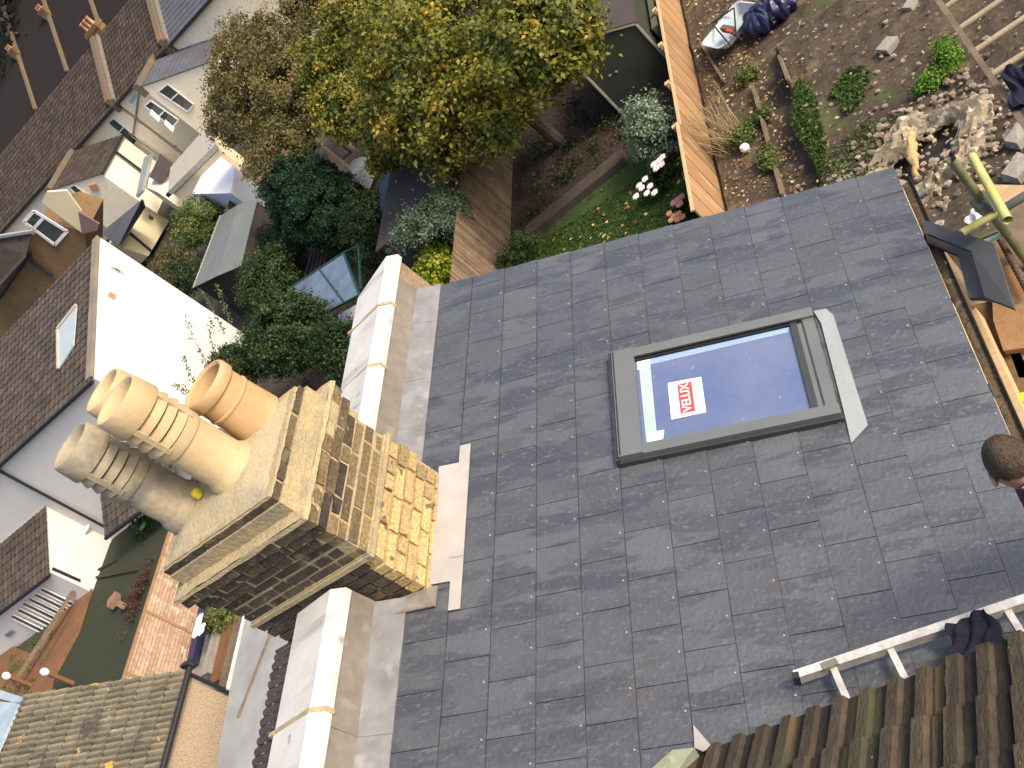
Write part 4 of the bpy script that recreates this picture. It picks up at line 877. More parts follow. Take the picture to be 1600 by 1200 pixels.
# dry stalks by the fence
ds = MB(); rs = random.Random(6); b0 = az(1152, 222, .12)
for i in range(95):
    b = b0 + Vector((rs.uniform(-.35, .25), rs.uniform(-.3, .3), 0)); tp = b + Vector((rs.uniform(-.7, .2), rs.uniform(-.4, 1.1), rs.uniform(.6, 1.25))); md = b.lerp(tp, .5) + Vector((0, 0, .08)); ds.tube([b, md, tp], [.008, .006, .003], 4, caps=False, var=rs.random())
mStalk = mat('dry_stalks', (.26, .18, .09), (.36, .27, .15), scale=5, rough=.9, var=.4); tag(ds.build('dry_plant', mStalk), 'clump of dry brown stalks leaning against the orange fence', 'plant')

# ================= orange fence =================
fn_ = T('wooden_fence', 'sunlit orange brown board fence between lawn and dug garden', 'fence', (-5.72, 22, 0))
y = 16.5; mb = MB()
while y < 44:
    h = 1.36 + rnd.uniform(-.006, .006); t0_ = .03 if y > 19.5 else .05
    mb.box((-5.735, y + .012, .02), (-5.70, y + .612, h - (.10 if y > 19.6 else 0)), rnd.random()); y += .64
mb.build('boards', mTimberO, fn_)
mb = MB(); mb.box((-5.745, 16.4, 1.35), (-5.68, 19.6, 1.385)); mb.box((-5.745, 19.62, 1.25), (-5.68, 44, 1.285)); mb.build('capping', mTimberP, fn_)
for yy in (19.6, 21.45, 23.3, 25.15, 27.0, 28.9): mb = MB(); mb.box((-5.84, yy - .05, 0), (-5.75, yy + .05, 1.33)); mb.obox((-5.80, yy, 1.345), .12, .12, .03); mb.build('post', mTimberP, fn_)
# ================= lawn garden =================
SY = 24.2
sh = T('garden_shed', 'dark green garden shed with pale trim beside the orange fence', 'shed', (-7, 25.2, 0))
eL = ay(905, 107, SY); ap_ = ay(930, 53, SY); eR = ay(993, 36, SY); zr = (eL.z + eR.z) / 2
pts = [(eL.x, SY, 0), (eR.x, SY, 0), (eR.x, SY, eR.z), (ap_.x, SY, ap_.z), (eL.x, SY, eL.z)]
mb = MB(); mb.slab(pts, (0, 3.4, 0)); mb.build('wall', mShed, sh)
def rail(mb, a, b, w_, y, th=.03): mb.beam((a[0], y, a[2]), (b[0], y, b[2]), w_, th, up=(0, 1, 0))
mb = MB(); rail(mb, eL, ap_, .06, SY - .03); rail(mb, ap_, eR, .06, SY - .03); mb.box((ap_.x - .05, SY - .065, ap_.z - .07), (ap_.x + .05, SY - .045, ap_.z + .05)); mb.build('bargeboard', mShedTrim, sh)
for ex_ in (eL, eR): mb = MB(); mb.box((ex_.x - .03, SY - .04, 0), (ex_.x + .03, SY - .012, ex_.z - .04)); mb.build('corner_trim', mShedTrim, sh)
mb = MB(); mb.slab([(eL.x - .05, SY - .05, eL.z), (ap_.x, SY - .05, ap_.z + .035), (ap_.x, SY + 3.5, ap_.z + .035), (eL.x - .05, SY + 3.5, eL.z)], (0, 0, .02)); mb.slab([(ap_.x, SY - .05, ap_.z + .036), (eR.x + .05, SY - .05, eR.z + .02), (eR.x + .05, SY + 3.5, eR.z + .02), (ap_.x, SY + 3.5, ap_.z + .036)], (0, 0, .02)); mb.build('roof', mFelt, sh)
for (x, y) in ((971, 55), (953, 118), (963, 112)): mb = MB(); p = ay(x, y, SY - .012); mb.obox(p, .07, .02, .05, ry=.3); mb.build('bracket', mFlash, sh)
mb = MB(); mb.box((eR.x + .10, 24.6, 0), (-5.86, 30, 1.22)); tag(mb.build('storage_box', mGreenSh), 'mossy green lidded box squeezed between shed and fence', 'storage box')
out_ = T('outbuilding', 'flat roofed outbuilding with dark brown felt and fallen leaves', 'outbuilding', (-13.5, 25, 0))
mb = MB(); mb.box((-14.95, 22.6, 0), (-12.15, 33, 2.14)); mb.build('wall', mTimberD, out_)
mb = MB(); mb.slab([(-15.05, 22.5, 2.15), (-12.08, 22.5, 2.15), (-12.08, 33.1, 2.15), (-15.05, 33.1, 2.15)], (0, 0, .05)); mb.build('roof', mFelt, out_)
litter('fallen_leaves', 'a few yellow leaves on the dark felt roof', 26, 47, lambda r, n: np.stack([r.uniform(-14.9, -12.3, n), r.uniform(21, 29, n), np.full(n, 2.215)], 1), L_lit, .10)
pf = T('slatted_fence', 'weathered brown fence of thin upright slats beside the lawn', 'fence', (-12, 24, 0))
mb = MB(); y = 16.6
while y < 29.5: mb.box((-12.0, y, .05), (-11.975 + rnd.uniform(0, .008), y + .052, 2.0 + rnd.uniform(-.012, .012)), rnd.random()); y += .074
mSlat = mat('weathered_slats', (.25, .175, .11), (.17, .115, .07), scale=3, rough=.9, var=.35, fine=.2, fscale=20); mb.build('slats', mSlat, pf)
for z_ in (.4, 1.1, 1.75): mb = MB(); mb.box((-12.055, 16.6, z_), (-12.003, 29.5, z_ + .08)); mb.build('rail', mTimberD, pf)
a = az(822, 362, .2); b = az(972, 240, .2); mb = MB(); mb.beam(a - up * .1, b - up * .1, .50, .22); tag(mb.build('timber_edging', mat('old_sleeper', (.085, .065, .05), (.06, .047, .037), scale=4, rough=.95, fine=.3)), 'dark old sleeper dividing the lawn from the shady border', 'sleeper')
mLv = lambda r, n: None
def onlawn(r, n):
    out = []
    while len(out) < n:
        x, y = r.uniform(840, 1075), r.uniform(245, 395)
        if y > 372 - (x - 850) * .62 and y < 420: out.append(tuple(az(x, y, .05)))
    return np.array(out)
litter('fallen_leaves', 'pale yellow leaves scattered on the lawn', 110, 51, onlawn, L_lit, .13)
grs = lambda r, n: np.array([tuple(az(a_, b_, .03)) for a_, b_ in zip(r.uniform(835, 1085, n), r.uniform(235, 400, n)) if b_ > 372 - (a_ - 850) * .62])
rs_n = np.random.RandomState(61); Pl = grs(rs_n, 26000); Nl = rs_n.normal(size=Pl.shape) * .6 + np.array([0, 0, .9]); Nl /= np.linalg.norm(Nl, axis=1)[:, None]
tag(leaves_mesh('lawn_grass', Pl, Nl, .085, rs_n.uniform(0, .75, len(Pl)), L_gr, None, loc=(0, 0, 0), aspect=.25), 'short green lawn grass', 'grass', kind='stuff')
litter('leaf_litter', 'russet leaves lying over the shady border soil', 2600, 52, lambda r, n: np.stack([r.uniform(-11.8, -6.2, n), r.uniform(21.5, 33, n), r.uniform(.01, .05, n)], 1), L_red, .08)
# border plants
rs = random.Random(14)
def bord(n, x0, x1, y0, y1, m, lab):
    rs_ = np.random.RandomState(int(x0 * 7) % 90); cx = rs_.uniform(x0, x1, n); cy = rs_.uniform(y0, y1, n); P = []; 
    for a_, b_ in zip(cx, cy): P.append(np.stack([rs_.normal(a_, .14, 45), rs_.normal(b_, .14, 45), np.abs(rs_.normal(.12, .1, 45))], 1))
    P = np.vstack(P); N = rs_.normal(size=P.shape) * .7 + np.array([0, 0, .8]); N /= np.linalg.norm(N, axis=1)[:, None]
    tag(leaves_mesh('ground_cover', P, N, .09, rs_.uniform(0, .7, len(P)), m, None, loc=(0, 0, 0)), lab, 'ground cover', kind='stuff')
bord(46, -11.6, -7.6, 22.6, 27, L_dk, 'low dark green ground cover in the shady border')
bord(120, -24, -15.3, 21, 34, L_dk, 'ivy and low shrubs filling the shaded gardens')
bord(60, -40, -24, 26, 44, L_dk, 'dark ground cover behind the grey shed')
def blooms(name, lab, pxs, m, cat='flowers', z=.55, s=.085, leafm=L_dk, rad=.4):
    c = az(*pxs[0], z); t = T(name, lab, cat, (c.x, c.y, 0)); P, N, v = clump_cloud((c.x, c.y, z * .5), (rad, rad, z * .5), 30, 30, .12, 5, shell=.2); leaves_mesh('foliage', P, N, .07, v, leafm, t)
    for x, y in pxs:
        p = az(x, y, z + .12); mb = MB()
        for q in range(7):
            a = q * .9; mb.lathe(p + Vector((math.cos(a), math.sin(a), 0)) * s * .45 * (q > 0), [(.001, 0), (s * .42, .012), (s * .5, .03), (s * .3, .055), (.001, .06)], 8)
        mb.build('bloom', m, t)
    return t
blooms('rose_bush', 'pale pink rose cluster beside the silvery shrub', [(1023, 258), (1031, 252), (1036, 247), (1027, 264), (1035, 258)], mRose, s=.11)
blooms('rose_bush', 'scattered creamy roses over the middle of the lawn edge', [(1009, 281), (1004, 295), (1017, 292), (1012, 303), (1024, 302), (995, 308), (1000, 291)], mRose, s=.10, rad=.3)
blooms('flower_clump', 'purple and pink flowers low by the fence post', [(1060, 313), (1066, 309), (1054, 318), (1063, 320)], mHeather, s=.11, rad=.3)
blooms('flower_clump', 'rust coloured flower heads just above the slates', [(1047, 335), (1054, 339), (1062, 335), (1050, 345), (1060, 344), (1068, 340)], mTerra, s=.09, rad=.3)
small('silver_shrub', 'silvery grey leaved shrub between shed and lawn', 'shrub', (1018, 203), .75, (.62, .85, .75), L_grey, 130, 60, .22, .075, 71, shell=.3, vs_=.25)
small('shrub', 'grey green bushy shrub spilling over the dark felt roof', 'shrub', (652, 352), 2.35, (.98, .62, .42), L_grey, 110, 70, .22, .07, 72, vs_=.0)
small('shrub', 'upright grey green shrub against the slatted fence top', 'shrub', (705, 325), 2.0, (.42, .9, .6), L_grey, 80, 70, .22, .07, 73, vs_=-.1)
small('shrub', 'dark green shrub low by the foot of the slatted fence', 'shrub', (690, 352), 1.3, (.6, .8, .8), L_dk, 110, 70, .22, .08, 74)
small('lime_shrub', 'vivid lime green leafy shrub behind the white coping', 'shrub', (680, 416), 1.2, (.62, .5, .45), L_lime, 110, 60, .20, .11, 75, vs_=.15)
small('shrub', 'low green lavender like shrub at the end of the lawn', 'shrub', (805, 392), .45, (.85, .4, .4), L_mid, 60, 80, .16, .055, 76, vs_=-.25)
blooms('pink_rose', 'single pink rose beside the lime green shrub', [(651, 409)], mPink, z=.9, s=.14, rad=.2)
# trees
cA = az(712, 92, 3.9)
tree('autumn_tree', 'large autumn tree with big yellow green leaves in front of the shed', 'tree', (cA.x + .3, cA.y + .2, 0), tuple(cA), (2.9, 3.0, 2.3), L_big, .135, 330, 150, .42, 81, trunk_r=.2, shell=.6, vshift=.10,
     extra=[(tuple(az(775, 205, 3.0)), (.55, .5, .7), 26, 90, .25, 5, .2), (tuple(az(600, 235, 3.0)), (.8, .7, .6), 40, 110, .28, 6, .2), (tuple(az(840, 70, 4.2)), (1.3, 1.3, 1.2), 90, 120, .32, 7, .4), (tuple(az(560, 40, 4.2)), (1.4, 1.6, 1.3), 90, 120, .34, 8, .4), (tuple(az(540, 170, 3.4)), (1.2, 1.2, 1.1), 80, 110, .32, 9, .4), (tuple(az(880, 20, 4.2)), (.9, 1.2, 1.0), 60, 110, .3, 10, .4), (tuple(az(690, 190, 3.2)), (1.2, 1.0, .9), 80, 110, .3, 11, .4), (tuple(az(520, 100, 4.0)), (1.3, 1.5, 1.2), 90, 120, .32, 19, .35), (tuple(az(630, 190, 3.4)), (1.2, 1.1, .9), 80, 110, .3, 13, .4)])
cB = az(425, 130, 4.2)
tree('autumn_tree', 'tan and olive leaved tree partly hiding the cream houses', 'tree', (cB.x, cB.y, 0), tuple(cB), (2.5, 2.9, 2.3), L_tan, .12, 230, 170, .42, 82, trunk_r=.16, shell=.35, vshift=.05,
     extra=[(tuple(az(375, 60, 4.2)), (1.3, 1.5, 1.2), 55, 110, .38, 15, .4), (tuple(az(440, 240, 3.6)), (1.5, 1.3, 1.1), 80, 120, .34, 16, .4), (tuple(az(355, 190, 4.0)), (1.0, 1.1, 1.0), 45, 90, .36, 17, .4), (tuple(az(470, 10, 4.4)), (1.4, 1.5, 1.3), 80, 120, .36, 18, .4)])
cC = az(492, 318, 1.9)
def cone_fn(cc): return np.ones(len(cc), bool)
tree('conifer', 'dense dark green conifer between grey shed and felt roof', 'tree', (cC.x, cC.y, 0), tuple(cC), (1.42, 1.5, 1.85), L_con, .075, 620, 190, .20, 83, trunk_r=.1, shell=.72, vshift=.0, limbs=4,
     extra=[(tuple(az(425, 375, 1.3)), (.75, .8, .7), 60, 90, .25, 12, .6)])
small('shrub', 'bushy dark shrub right behind the chimney', 'shrub', (445, 522), 2.3, (1.45, 1.25, 1.0), L_dk, 330, 90, .26, .085, 84, shell=.55, vs_=.1)
small('shrub', 'green shrub between the conifer and the terracotta pots', 'shrub', (418, 436), 1.7, (1.15, 1.3, .9), L_dk, 230, 80, .26, .085, 85, shell=.5, vs_=.15)
small('bamboo', 'bright green bamboo like bush beside the grey roofed shed', 'bush', (312, 350), 1.5, (1.7, 1.5, 1.2), L_mid, 130, 70, .34, .11, 86, shell=.4, vs_=.15)
small('shrub', 'brownish shrub peeping over the white gable wall', 'shrub', (268, 412), 1.6, (1.1, 1.0, .8), L_tan, 70, 60, .30, .10, 87, shell=.4, vs_=-.1)
small('shrub', 'green shrub wedged between the white wall and the shed', 'shrub', (290, 435), 1.5, (1.3, .8, .8), L_dk, 70, 60, .30, .10, 88, shell=.4, vs_=.1)
small('shrub', 'dark leafy shrub filling the gap between conifer and outbuilding', 'shrub', (566, 345), 1.0, (.7, 1.4, .7), L_dk, 150, 80, .26, .085, 101, shell=.4, vs_=-.15)
small('shrub', 'tall dark bush rising beside the orange chimney pot', 'shrub', (365, 575), 2.6, (.85, .7, .7), L_dk, 120, 80, .22, .08, 102, shell=.4, vs_=.2)
small('shrub', 'dark shrub tucked against the far side of the white coping', 'shrub', (532, 545), 1.6, (.8, .9, .8), L_dk, 130, 80, .24, .08, 103, shell=.4, vs_=-.1)
small('shrub', 'dark shrub at the foot of the conifer near the purple bench', 'shrub', (440, 400), 1.0, (1.0, .9, .7), L_dk, 120, 70, .24, .08, 104, shell=.4)
small('shrub', 'dark undergrowth left of the flat felt roof edge', 'shrub', (590, 395), .8, (.7, 1.0, .6), L_dk, 100, 70, .24, .08, 105, shell=.4, vs_=-.15)
# sprigs against white wall
sp = T('climber', 'thin leafy sprays reaching across the sunlit white wall', 'climber', az(330, 590, 3))
P = []; stx = MB()
for path in (((345, 600), (318, 560), (300, 525), (290, 492)), ((350, 590), (335, 555), (328, 520), (330, 498)), ((330, 640), (305, 600), (292, 575), (288, 556)), ((350, 520), (340, 500), (325, 470), (318, 458)), ((360, 505), (352, 480), (345, 460), (338, 446)), ((330, 620), (300, 612), (285, 608), (272, 600))):
    pp = [az(x, y, 3.2) for x, y in path]; stx.tube(pp, [.012, .009, .006, .003], 5, caps=False)
    for a_, b_ in zip(pp, pp[1:]):
        for u in np.linspace(0, 1, 22): P.append(a_.lerp(b_, u) + Vector([rnd.gauss(0, .05) for _ in range(3)]))
P = np.array([tuple(p) for p in P]); rs_n = np.random.RandomState(3); N = rs_n.normal(size=P.shape); N /= np.linalg.norm(N, axis=1)[:, None]
stx.build('stems', mBark, sp); leaves_mesh('leaves', P, N, .10, rs_n.uniform(.2, .9, len(P)), L_mid, sp)
# greenhouse
gP = [az(537, 395, 1.9), az(562, 461, 1.9), az(508, 489, 1.55), az(450, 452, 1.55)]
gh = T('greenhouse', 'small green framed glass greenhouse behind the white coping', 'greenhouse', (gP[0].x, gP[0].y, 0))
gb = [Vector((p.x, p.y, 0)) for p in gP]
for k in range(4):
    mb = MB(); mb.beam(gP[k], gP[(k + 1) % 4], .06, .06); mb.build('frame_bar', mGreenF, gh); mb = MB(); mb.beam(gP[k], gb[k], .05, .05, up=(1, 0, 0)); mb.build('leg', mGreenF, gh)
m1 = gP[0].lerp(gP[3], .42); m2 = gP[1].lerp(gP[2], .42); mb = MB(); mb.beam(m1, m2, .05, .05); mb.build('frame_bar', mGreenF, gh)
mb = MB(); mb.slab([gP[0], gP[1], m2, m1], (0, 0, -.01)); mb.build('pane', mGGlass, gh); mb = MB(); mb.slab([m1 + up * .001, m2 + up * .001, gP[2], gP[3]], (0, 0, -.01)); mb.build('pane', mGGlass, gh)
gE = [az(560, 384, 1.9), az(566, 440, 1.9)]; mb = MB(); mb.beam(gP[0], gE[0], .05, .05); mb.beam(gE[0], gP[1].lerp(gE[1], .5), .05, .05); mb.build('vent_frame', mGreenF, gh)
mb = MB(); mb.slab([az(528, 492, .5), az(558, 475, .5), az(566, 500, .5), az(532, 520, .5)], (0, 0, -.3)); tag(mb.build('white_box', mWhiteB), 'pale grey box just beyond the greenhouse corner', 'box')
pb = T('garden_bench', 'purple slatted bench seat half hidden by the conifer', 'bench', az(490, 405, .4))
for i in range(5): mb = MB(); mb.beam(az(494 + i * 6, 368, .45), az(474 + i * 6, 442, .45), .06, .03); mb.build('slat', mPurple, pb)
for i, (x, y) in enumerate(((383, 432), (388, 452))): mb = MB(); mb.lathe(az(x, y, 1.0), [(.12, 0), (.17, .28), (.19, .28), (.19, .33), (.16, .33), (.13, .2)], 18); tag(mb.build('plant_pot', mTerra), ['terracotta pot nearer the grey shed roof', 'lower terracotta pot by the dark shed wall'][i], 'plant pot', 'terracotta pots')
# grey shed
sd_ = T('garden_shed', 'shed with broad grey green felt roof left of the conifer', 'shed', az(340, 400, 0))
SP = [az(303, 450, 2.15), az(342, 431, 2.32), az(377, 416, 2.15), az(403, 310, 2.15), az(373, 320, 2.32), az(345, 338, 2.15)]
mb = MB(); mb.slab([SP[0], SP[1], SP[4], SP[5]], (0, 0, .03)); mb.slab([SP[1] + Vector((.002, 0, .0)), SP[2], SP[3], SP[4] + Vector((.002, 0, 0))], (0, 0, .03)); mb.build('roof', mFeltG, sd_)
W_ = [SP[0], SP[2], SP[3], SP[5]]; cW = sum(W_, Vector()) / 4; W_ = [cW + (p - cW) * .95 for p in W_]; mb = MB(); mb.slab([Vector((p.x, p.y, 2.1)) for p in W_], (0, 0, -2.1)); mb.build('wall', mTimberD, sd_)
mb = MB(); mb.beam(SP[0] + up * .035, SP[5] + up * .035, .06, .04); mb.build('edge_trim', mShedTrim, sd_)
def fence_seg(name, lab, a, b, h, m, panel=True, cap=None):
    t = T(name, lab, 'fence', (a.x, a.y, 0)); mb = MB(); L0 = (b - a).length; n = max(1, int(L0 / .16)); d = (b - a) / n
    for i in range(n): mb.beam(Vector((0, 0, h / 2)) + (a + d * (i + .5)), Vector((0, 0, h / 2)) + (a + d * (i + .5)) + Vector((0, 0, .001)), .1, .1) if False else mb.slab([a + d * i * 1.0, a + d * (i + .94), a + d * (i + .94) + up * (h + rnd.uniform(-.01, .01)), a + d * i + up * h], d.cross(up).normalized() * .02, rnd.random())
    mb.build('boards', m, t); 
    for q in (0, 1): p = a.lerp(b, q); mb = MB(); mb.box((p.x - .05, p.y - .05, 0), (p.x + .05, p.y + .05, h + .05)); mb.build('post', m, t)
    return t
def g0(x, y, z): p = az(x, y, z); return Vector((p.x, p.y, 0))
fence_seg('panel_fence', 'grey brown panel fence behind the grey shed roof', g0(352, 330, 1.7), g0(385, 240, 1.7), 1.7, mTimberG)
fence_seg('panel_fence', 'brown panel fence glimpsed under the autumn trees', g0(538, 285, 1.7), g0(500, 225, 1.7), 1.7, mTimberG)
mb = MB(); mb.slab([az(533, 278, .9), az(551, 250, .9), az(578, 240, .9), az(560, 285, .9)], (0, 0, -.5)); tag(mb.build('cold_frame', mFlash), 'pale grey cold frame lid under the autumn tree', 'cold frame')
mb = MB(); mb.slab([az(592, 285, .9), az(608, 265, .9), az(612, 310, .9), az(594, 330, .9)], (0, 0, -.8)); tag(mb.build('water_butt', mat('dark_blue_paint', (.01, .03, .06), scale=3)), 'dark blue box beside the felt roofed outbuilding', 'box')

# ================= houses to the left =================
def wy(pts, Y): return [ay(x, y, Y) for x, y in pts]
def wx(pts, X): return [ax(x, y, X) for x, y in pts]
def window(parent, P4, nrm, split=.4, fw=.07, glass=None, sub=True, vert=True):
    # P4: four world corners; frame bars with panes, nrm points outwards
    nrm = Vector(nrm); fr_ = MB(); P4 = [p + nrm * .03 for p in P4]
    for i in range(4): fr_.beam(P4[i], P4[(i + 1) % 4], fw, .06, up=nrm)
    if split: fr_.beam(P4[0].lerp(P4[3], split), P4[1].lerp(P4[2], split), fw, .055, up=nrm)
    f = fr_.build('window', mUPVC, parent); pm = MB(); pm.slab([p - nrm * .012 for p in P4], nrm * -.01); pm.build('pane', glass or mGlassD, f); return f
# --- white house with sunlit gable
YW = 22.44; XW = ax(145, 590, 1e0).x if False else -25.2
hw = T('white_house', 'white rendered house with dark tiled roof and blazing sunlit end wall', 'house', (-30, 25, 0))
zE = ay(145, 590, YW).z; pTop = ax(155, 370, XW)
mb = MB(); mb.slab([(XW, YW, 0), (XW, pTop.y, 0), (XW, pTop.y, pTop.z - .05), (XW, YW, zE - .05)], (-18, 0, 0)); mb.build('wall', mWhite, hw)
sl_ = Vector((0, pTop.y - YW, pTop.z - zE)); LS = sl_.length; slu = sl_.normalized()
mb = MB(); tiled(mb, (-44, YW - .12, zE - .02), (1, 0, 0), slu, 44 + XW + .0, LS + .1, .335, .30, prof_pan, lift=.03, nseg=4); rfw = mb.build('roof', mTileDark, hw)
mb = MB(); mb.beam(Vector((XW - .14, YW, zE + .05)), Vector((XW - .14, pTop.y, pTop.z + .05)), .30, .10); mb.build('verge_coping', mat('verge_mortar', (.26, .21, .14), (.17, .15, .125), scale=1.2, rough=.9, fine=.15), hw)
mb = MB(); mb.beam(Vector((-44, YW - .16, zE - .03)), Vector((XW, YW - .16, zE - .03)), .13, .11); mb.build('gutter', mBlackP, hw)
mb = MB(); mb.tube([ay(-6, 733, YW - .09), ay(165, 824, YW - .09)], .055, 8); mb.build('downpipe', mBlackP, hw)
rnW = Vector((0, -slu.z, slu.y)); PW = np.array([XW, YW, zE + .12])
q = [ap(x, y, PW, np.array(rnW)) for x, y in ((90, 514), (119, 477), (114, 540), (91, 576))]
mb = MB(); mb.slab(q, rnW * -.05)
sk_ = mb.build('rooflight', mGlassP, rfw)
mb = MB(); mb.beam(q[0], q[1], .12, .10, up=rnW); mb.beam(q[3], q[0], .07, .1, up=rnW); mb.build('rooflight_flashing', mShedTrim, rfw)
for (x, y, s) in ((180, 421, 0), (186, 423, 0), (175, 462, 1)):
    p = ax(x, y, XW + .012); mb = MB(); mb.obox(p, .03, .22 if s else .10, .24 if s else .32, var=.5); mb.build('air_brick', mTerra if s else mShedTrim, hw)
# lean-to of the white house
lt = T('white_extension', 'small white extension with dark tiled lean to roof and slot windows', 'extension', (-36, 21, 0))
XL = -32.27; a = ax(70, 790, XL); b = ax(75, 895, XL); up_ = (a - b).normalized()
mb = MB(); mb.slab([(XL, YW, 0), (XL, b.y + .05, 0), (XL, b.y + .05, b.z - .05), (XL, YW, a.z - .02)], (-12, 0, 0)); mb.build('wall', mWhite, lt)
mb = MB(); tiled(mb, (-44, b.y - .1, b.z - .03), (1, 0, 0), up_, 44 + XL + .12, (a - b).length + .05, .33, .30, prof_pan, lift=.03, nseg=4); mb.build('roof', mTileDark, lt)
mb = MB(); mb.beam(Vector((-44, b.y - .14, b.z - .05)), Vector((XL + .1, b.y - .14, b.z - .05)), .12, .10); mb.build('gutter', mBlackP, lt)
mb = MB(); mb.tube([ax(82, 888, XL + .06), ax(125, 907, XL + .06)], .05, 8); mb.build('downpipe', mBlackP, lt)
for i, (x, y) in enumerate(((15, 963), (25, 953), (33, 943), (42, 936), (51, 929), (61, 921))):
    Yq = b.y + .02; L_ = 50; c4 = [ay(x, y, Yq), ay(x + L_, y + 25, Yq), ay(x + L_ + 5, y + 20, Yq), ay(x + 6, y - 4, Yq)]; window(lt, c4, (0, -1, 0), split=0, fw=.03)
mb = MB(); p = ay(15, 990, b.y + .0); mb.obox(p, .5, .03, .16); mb.build('vent', mGreyP, lt)
mb = MB(); mb.tube([ax(139, 820, XL + .3), ax(133, 832, XL + .08)], .05, 8); mb.build('boiler_flue', mUPVC, lt)
# second small lean-to
l2 = T('porch', 'little dark tiled porch roof behind the louvred chimney pots', 'porch', (-28.5, 21.5, 0))
XP = -29.88; a = ax(157, 762, XP); b = ax(165, 837, XP); up2 = (a - b).normalized()
mb = MB(); tiled(mb, (XP, b.y - .05, b.z), (1, 0, 0), up2, 4.4, (a - b).length, .33, .30, prof_pan, lift=.03, nseg=4); mb.build('roof', mTileDark, l2)
mb = MB(); mb.box((XP + .1, YW - .25, 0), (XP + 4.3, YW - .01, b.z + .3)); mb.build('wall', mWhite, l2)
mb = MB(); mb.beam(Vector((XP, b.y - .1, b.z - .03)), Vector((XP + 4.4, b.y - .1, b.z - .03)), .11, .10); mb.build('gutter', mBlackP, l2)
# --- planting, stained deck and posts
dk = MB(); dk.slab([az(133, 903, .12), az(142, 918, .12), az(121, 985, .12), az(80, 1062, .12), az(70, 1110, .12), az(-40, 1110, .12), az(-40, 985, .12), az(0, 1003, .12), az(48, 1021, .12)], (0, 0, -.1))
tag(dk.build('deck', mRust, None), 'orange brown stained deck below the white slot windows', 'deck')
mb = MB(); mb.beam(az(120, 915, .5), az(20, 1070, .5), .10, .12); mb.beam(az(62, 1015, .7), az(110, 930, .7), .05, .06); tag(mb.build('deck_rail', mTimberG), 'brown timber rail running across the stained deck', 'rail')
for i, (x, y) in enumerate(((15, 1058), (75, 1052))):
    t = T('post', ['short post with white ball cap nearer the picture edge', 'short post with white ball cap beside the dark turf'][i], 'post', g0(x, y, .9), 'white capped posts'); p = az(x, y, .9)
    mb = MB(); mb.box((p.x - .06, p.y - .06, 0), (p.x + .06, p.y + .06, .9)); mb.build('shaft', mRust, t); mb = MB(); mb.lathe((p.x, p.y, .9), [(.09, 0), (.12, .06), (.13, .14), (.09, .23), (.001, .27)], 14); mb.build('cap', mUPVC, t)
mb = MB(); mb.slab([az(0, 1078, .9), az(38, 1090, .9), az(30, 1100, .9), az(-6, 1090, .9)], (0, 0, -.1)); mb.slab([az(-20, 1095, .9), az(30, 1098, .9), az(-30, 1230, .9)], (0, 0, -.1)); 
mBl = mat('bluish_polycarbonate', (.42, .50, .54), (.30, .38, .42), scale=1.5, rough=.4); tag(mb.build('canopy', mBl), 'bluish canopy corner at the lower left picture edge', 'canopy')
bord(26, -37.5, -34, 16, 19.5, L_mid, 'thin climbing greenery along the deck rail')
small('shrub', 'small leafy plant with green leaves on the dark turf', 'plant', (222, 822), .35, (.75, .5, .3), L_dk, 24, 30, .2, .09, 91, vs_=.2)
small('russet_shrub', 'low russet shrub along the pinkish fence', 'shrub', (214, 925), .2, (.32, 1.5, .2), L_red, 46, 34, .16, .06, 92, vs_=-.1)
mb = MB(); mb.obox(az(178, 938, .3), .42, .36, .22, rz=.5); mb.obox(az(190, 945, .25), .2, .3, .18, rz=1.0); tag(mb.build('brick_pile', mat('dusty_brick', (.28, .17, .11), (.22, .13, .085), scale=6, rough=.95)), 'pinkish broken bricks on the dark turf', 'bricks')
mb = MB(); mb.lathe(az(224, 822, .5), [(.16, 0), (.17, .03), (.15, .05), (.001, .06)], 14); tag(mb.build('lid', mat('green_plastic', (.03, .22, .12), rough=.5)), 'round green lid among leaves on the dark turf', 'lid')
tl = T('garden_tools', 'folded dark garden rakes lying on the turf', 'tools', az(180, 890, .1))
for a, b in (((150, 892), (182, 874)), ((155, 902), (215, 890)), ((165, 897), (150, 902))): mb = MB(); mb.beam(az(*a, .1), az(*b, .1), .06, .05); mb.build('handle', mTimberD, tl)
# --- pinkish lap fence
XF = -23.87; yA = ax(262, 812, XF).y; yB = 9.5; hF = 1.6
pk = T('panel_fence', 'pinkish orange lap panel fence beside the dark turf strip', 'fence', (XF, 14, 0))
mb = MB()
for i in range(15):
    z_ = .02 + i * (hF / 15); 
    y = yB
    while y < yA: y2 = min(y + 1.83, yA); mb.slab([(XF + .050, y, z_), (XF + .050, y2, z_), (XF + .008, y2, z_ + hF / 15 + .015), (XF + .008, y, z_ + hF / 15 + .015)], (-.012, 0, 0), rnd.uniform(.3, .8)); y = y2 + .002
mb.build('boards', mTimberPink, pk)
mb = MB(); mb.box((XF - .05, yB, hF + .0), (XF + .055, yA, hF + .04)); mb.build('capping', mTimberO, pk)
for y in (16.9, 15.05, 13.2, 11.4): mb = MB(); mb.box((XF - .02, y - .045, 0), (XF + .06, y + .045, hF - .002)); mb.build('batten', mTimberO, pk)
mb = MB(); mb.beam(az(322, 938, .15), az(300, 1040, .15), .30, .2); tag(mb.build('tarpaulin', mNavyB), 'rolled dark blue tarpaulin at the foot of the pinkish fence', 'tarpaulin')
small('flowering_plant', 'yellow green plant growing under the sooty chimney face', 'plant', (347, 955), .6, (.8, .6, .4), L_mid, 40, 40, .2, .08, 93, vs_=.25)
blooms('flower_clump', 'three large whitish flower heads by the blue tarpaulin', [(313, 968), (310, 980), (308, 988), (316, 984)], mWhitePet, z=.7, s=.2, rad=.25)
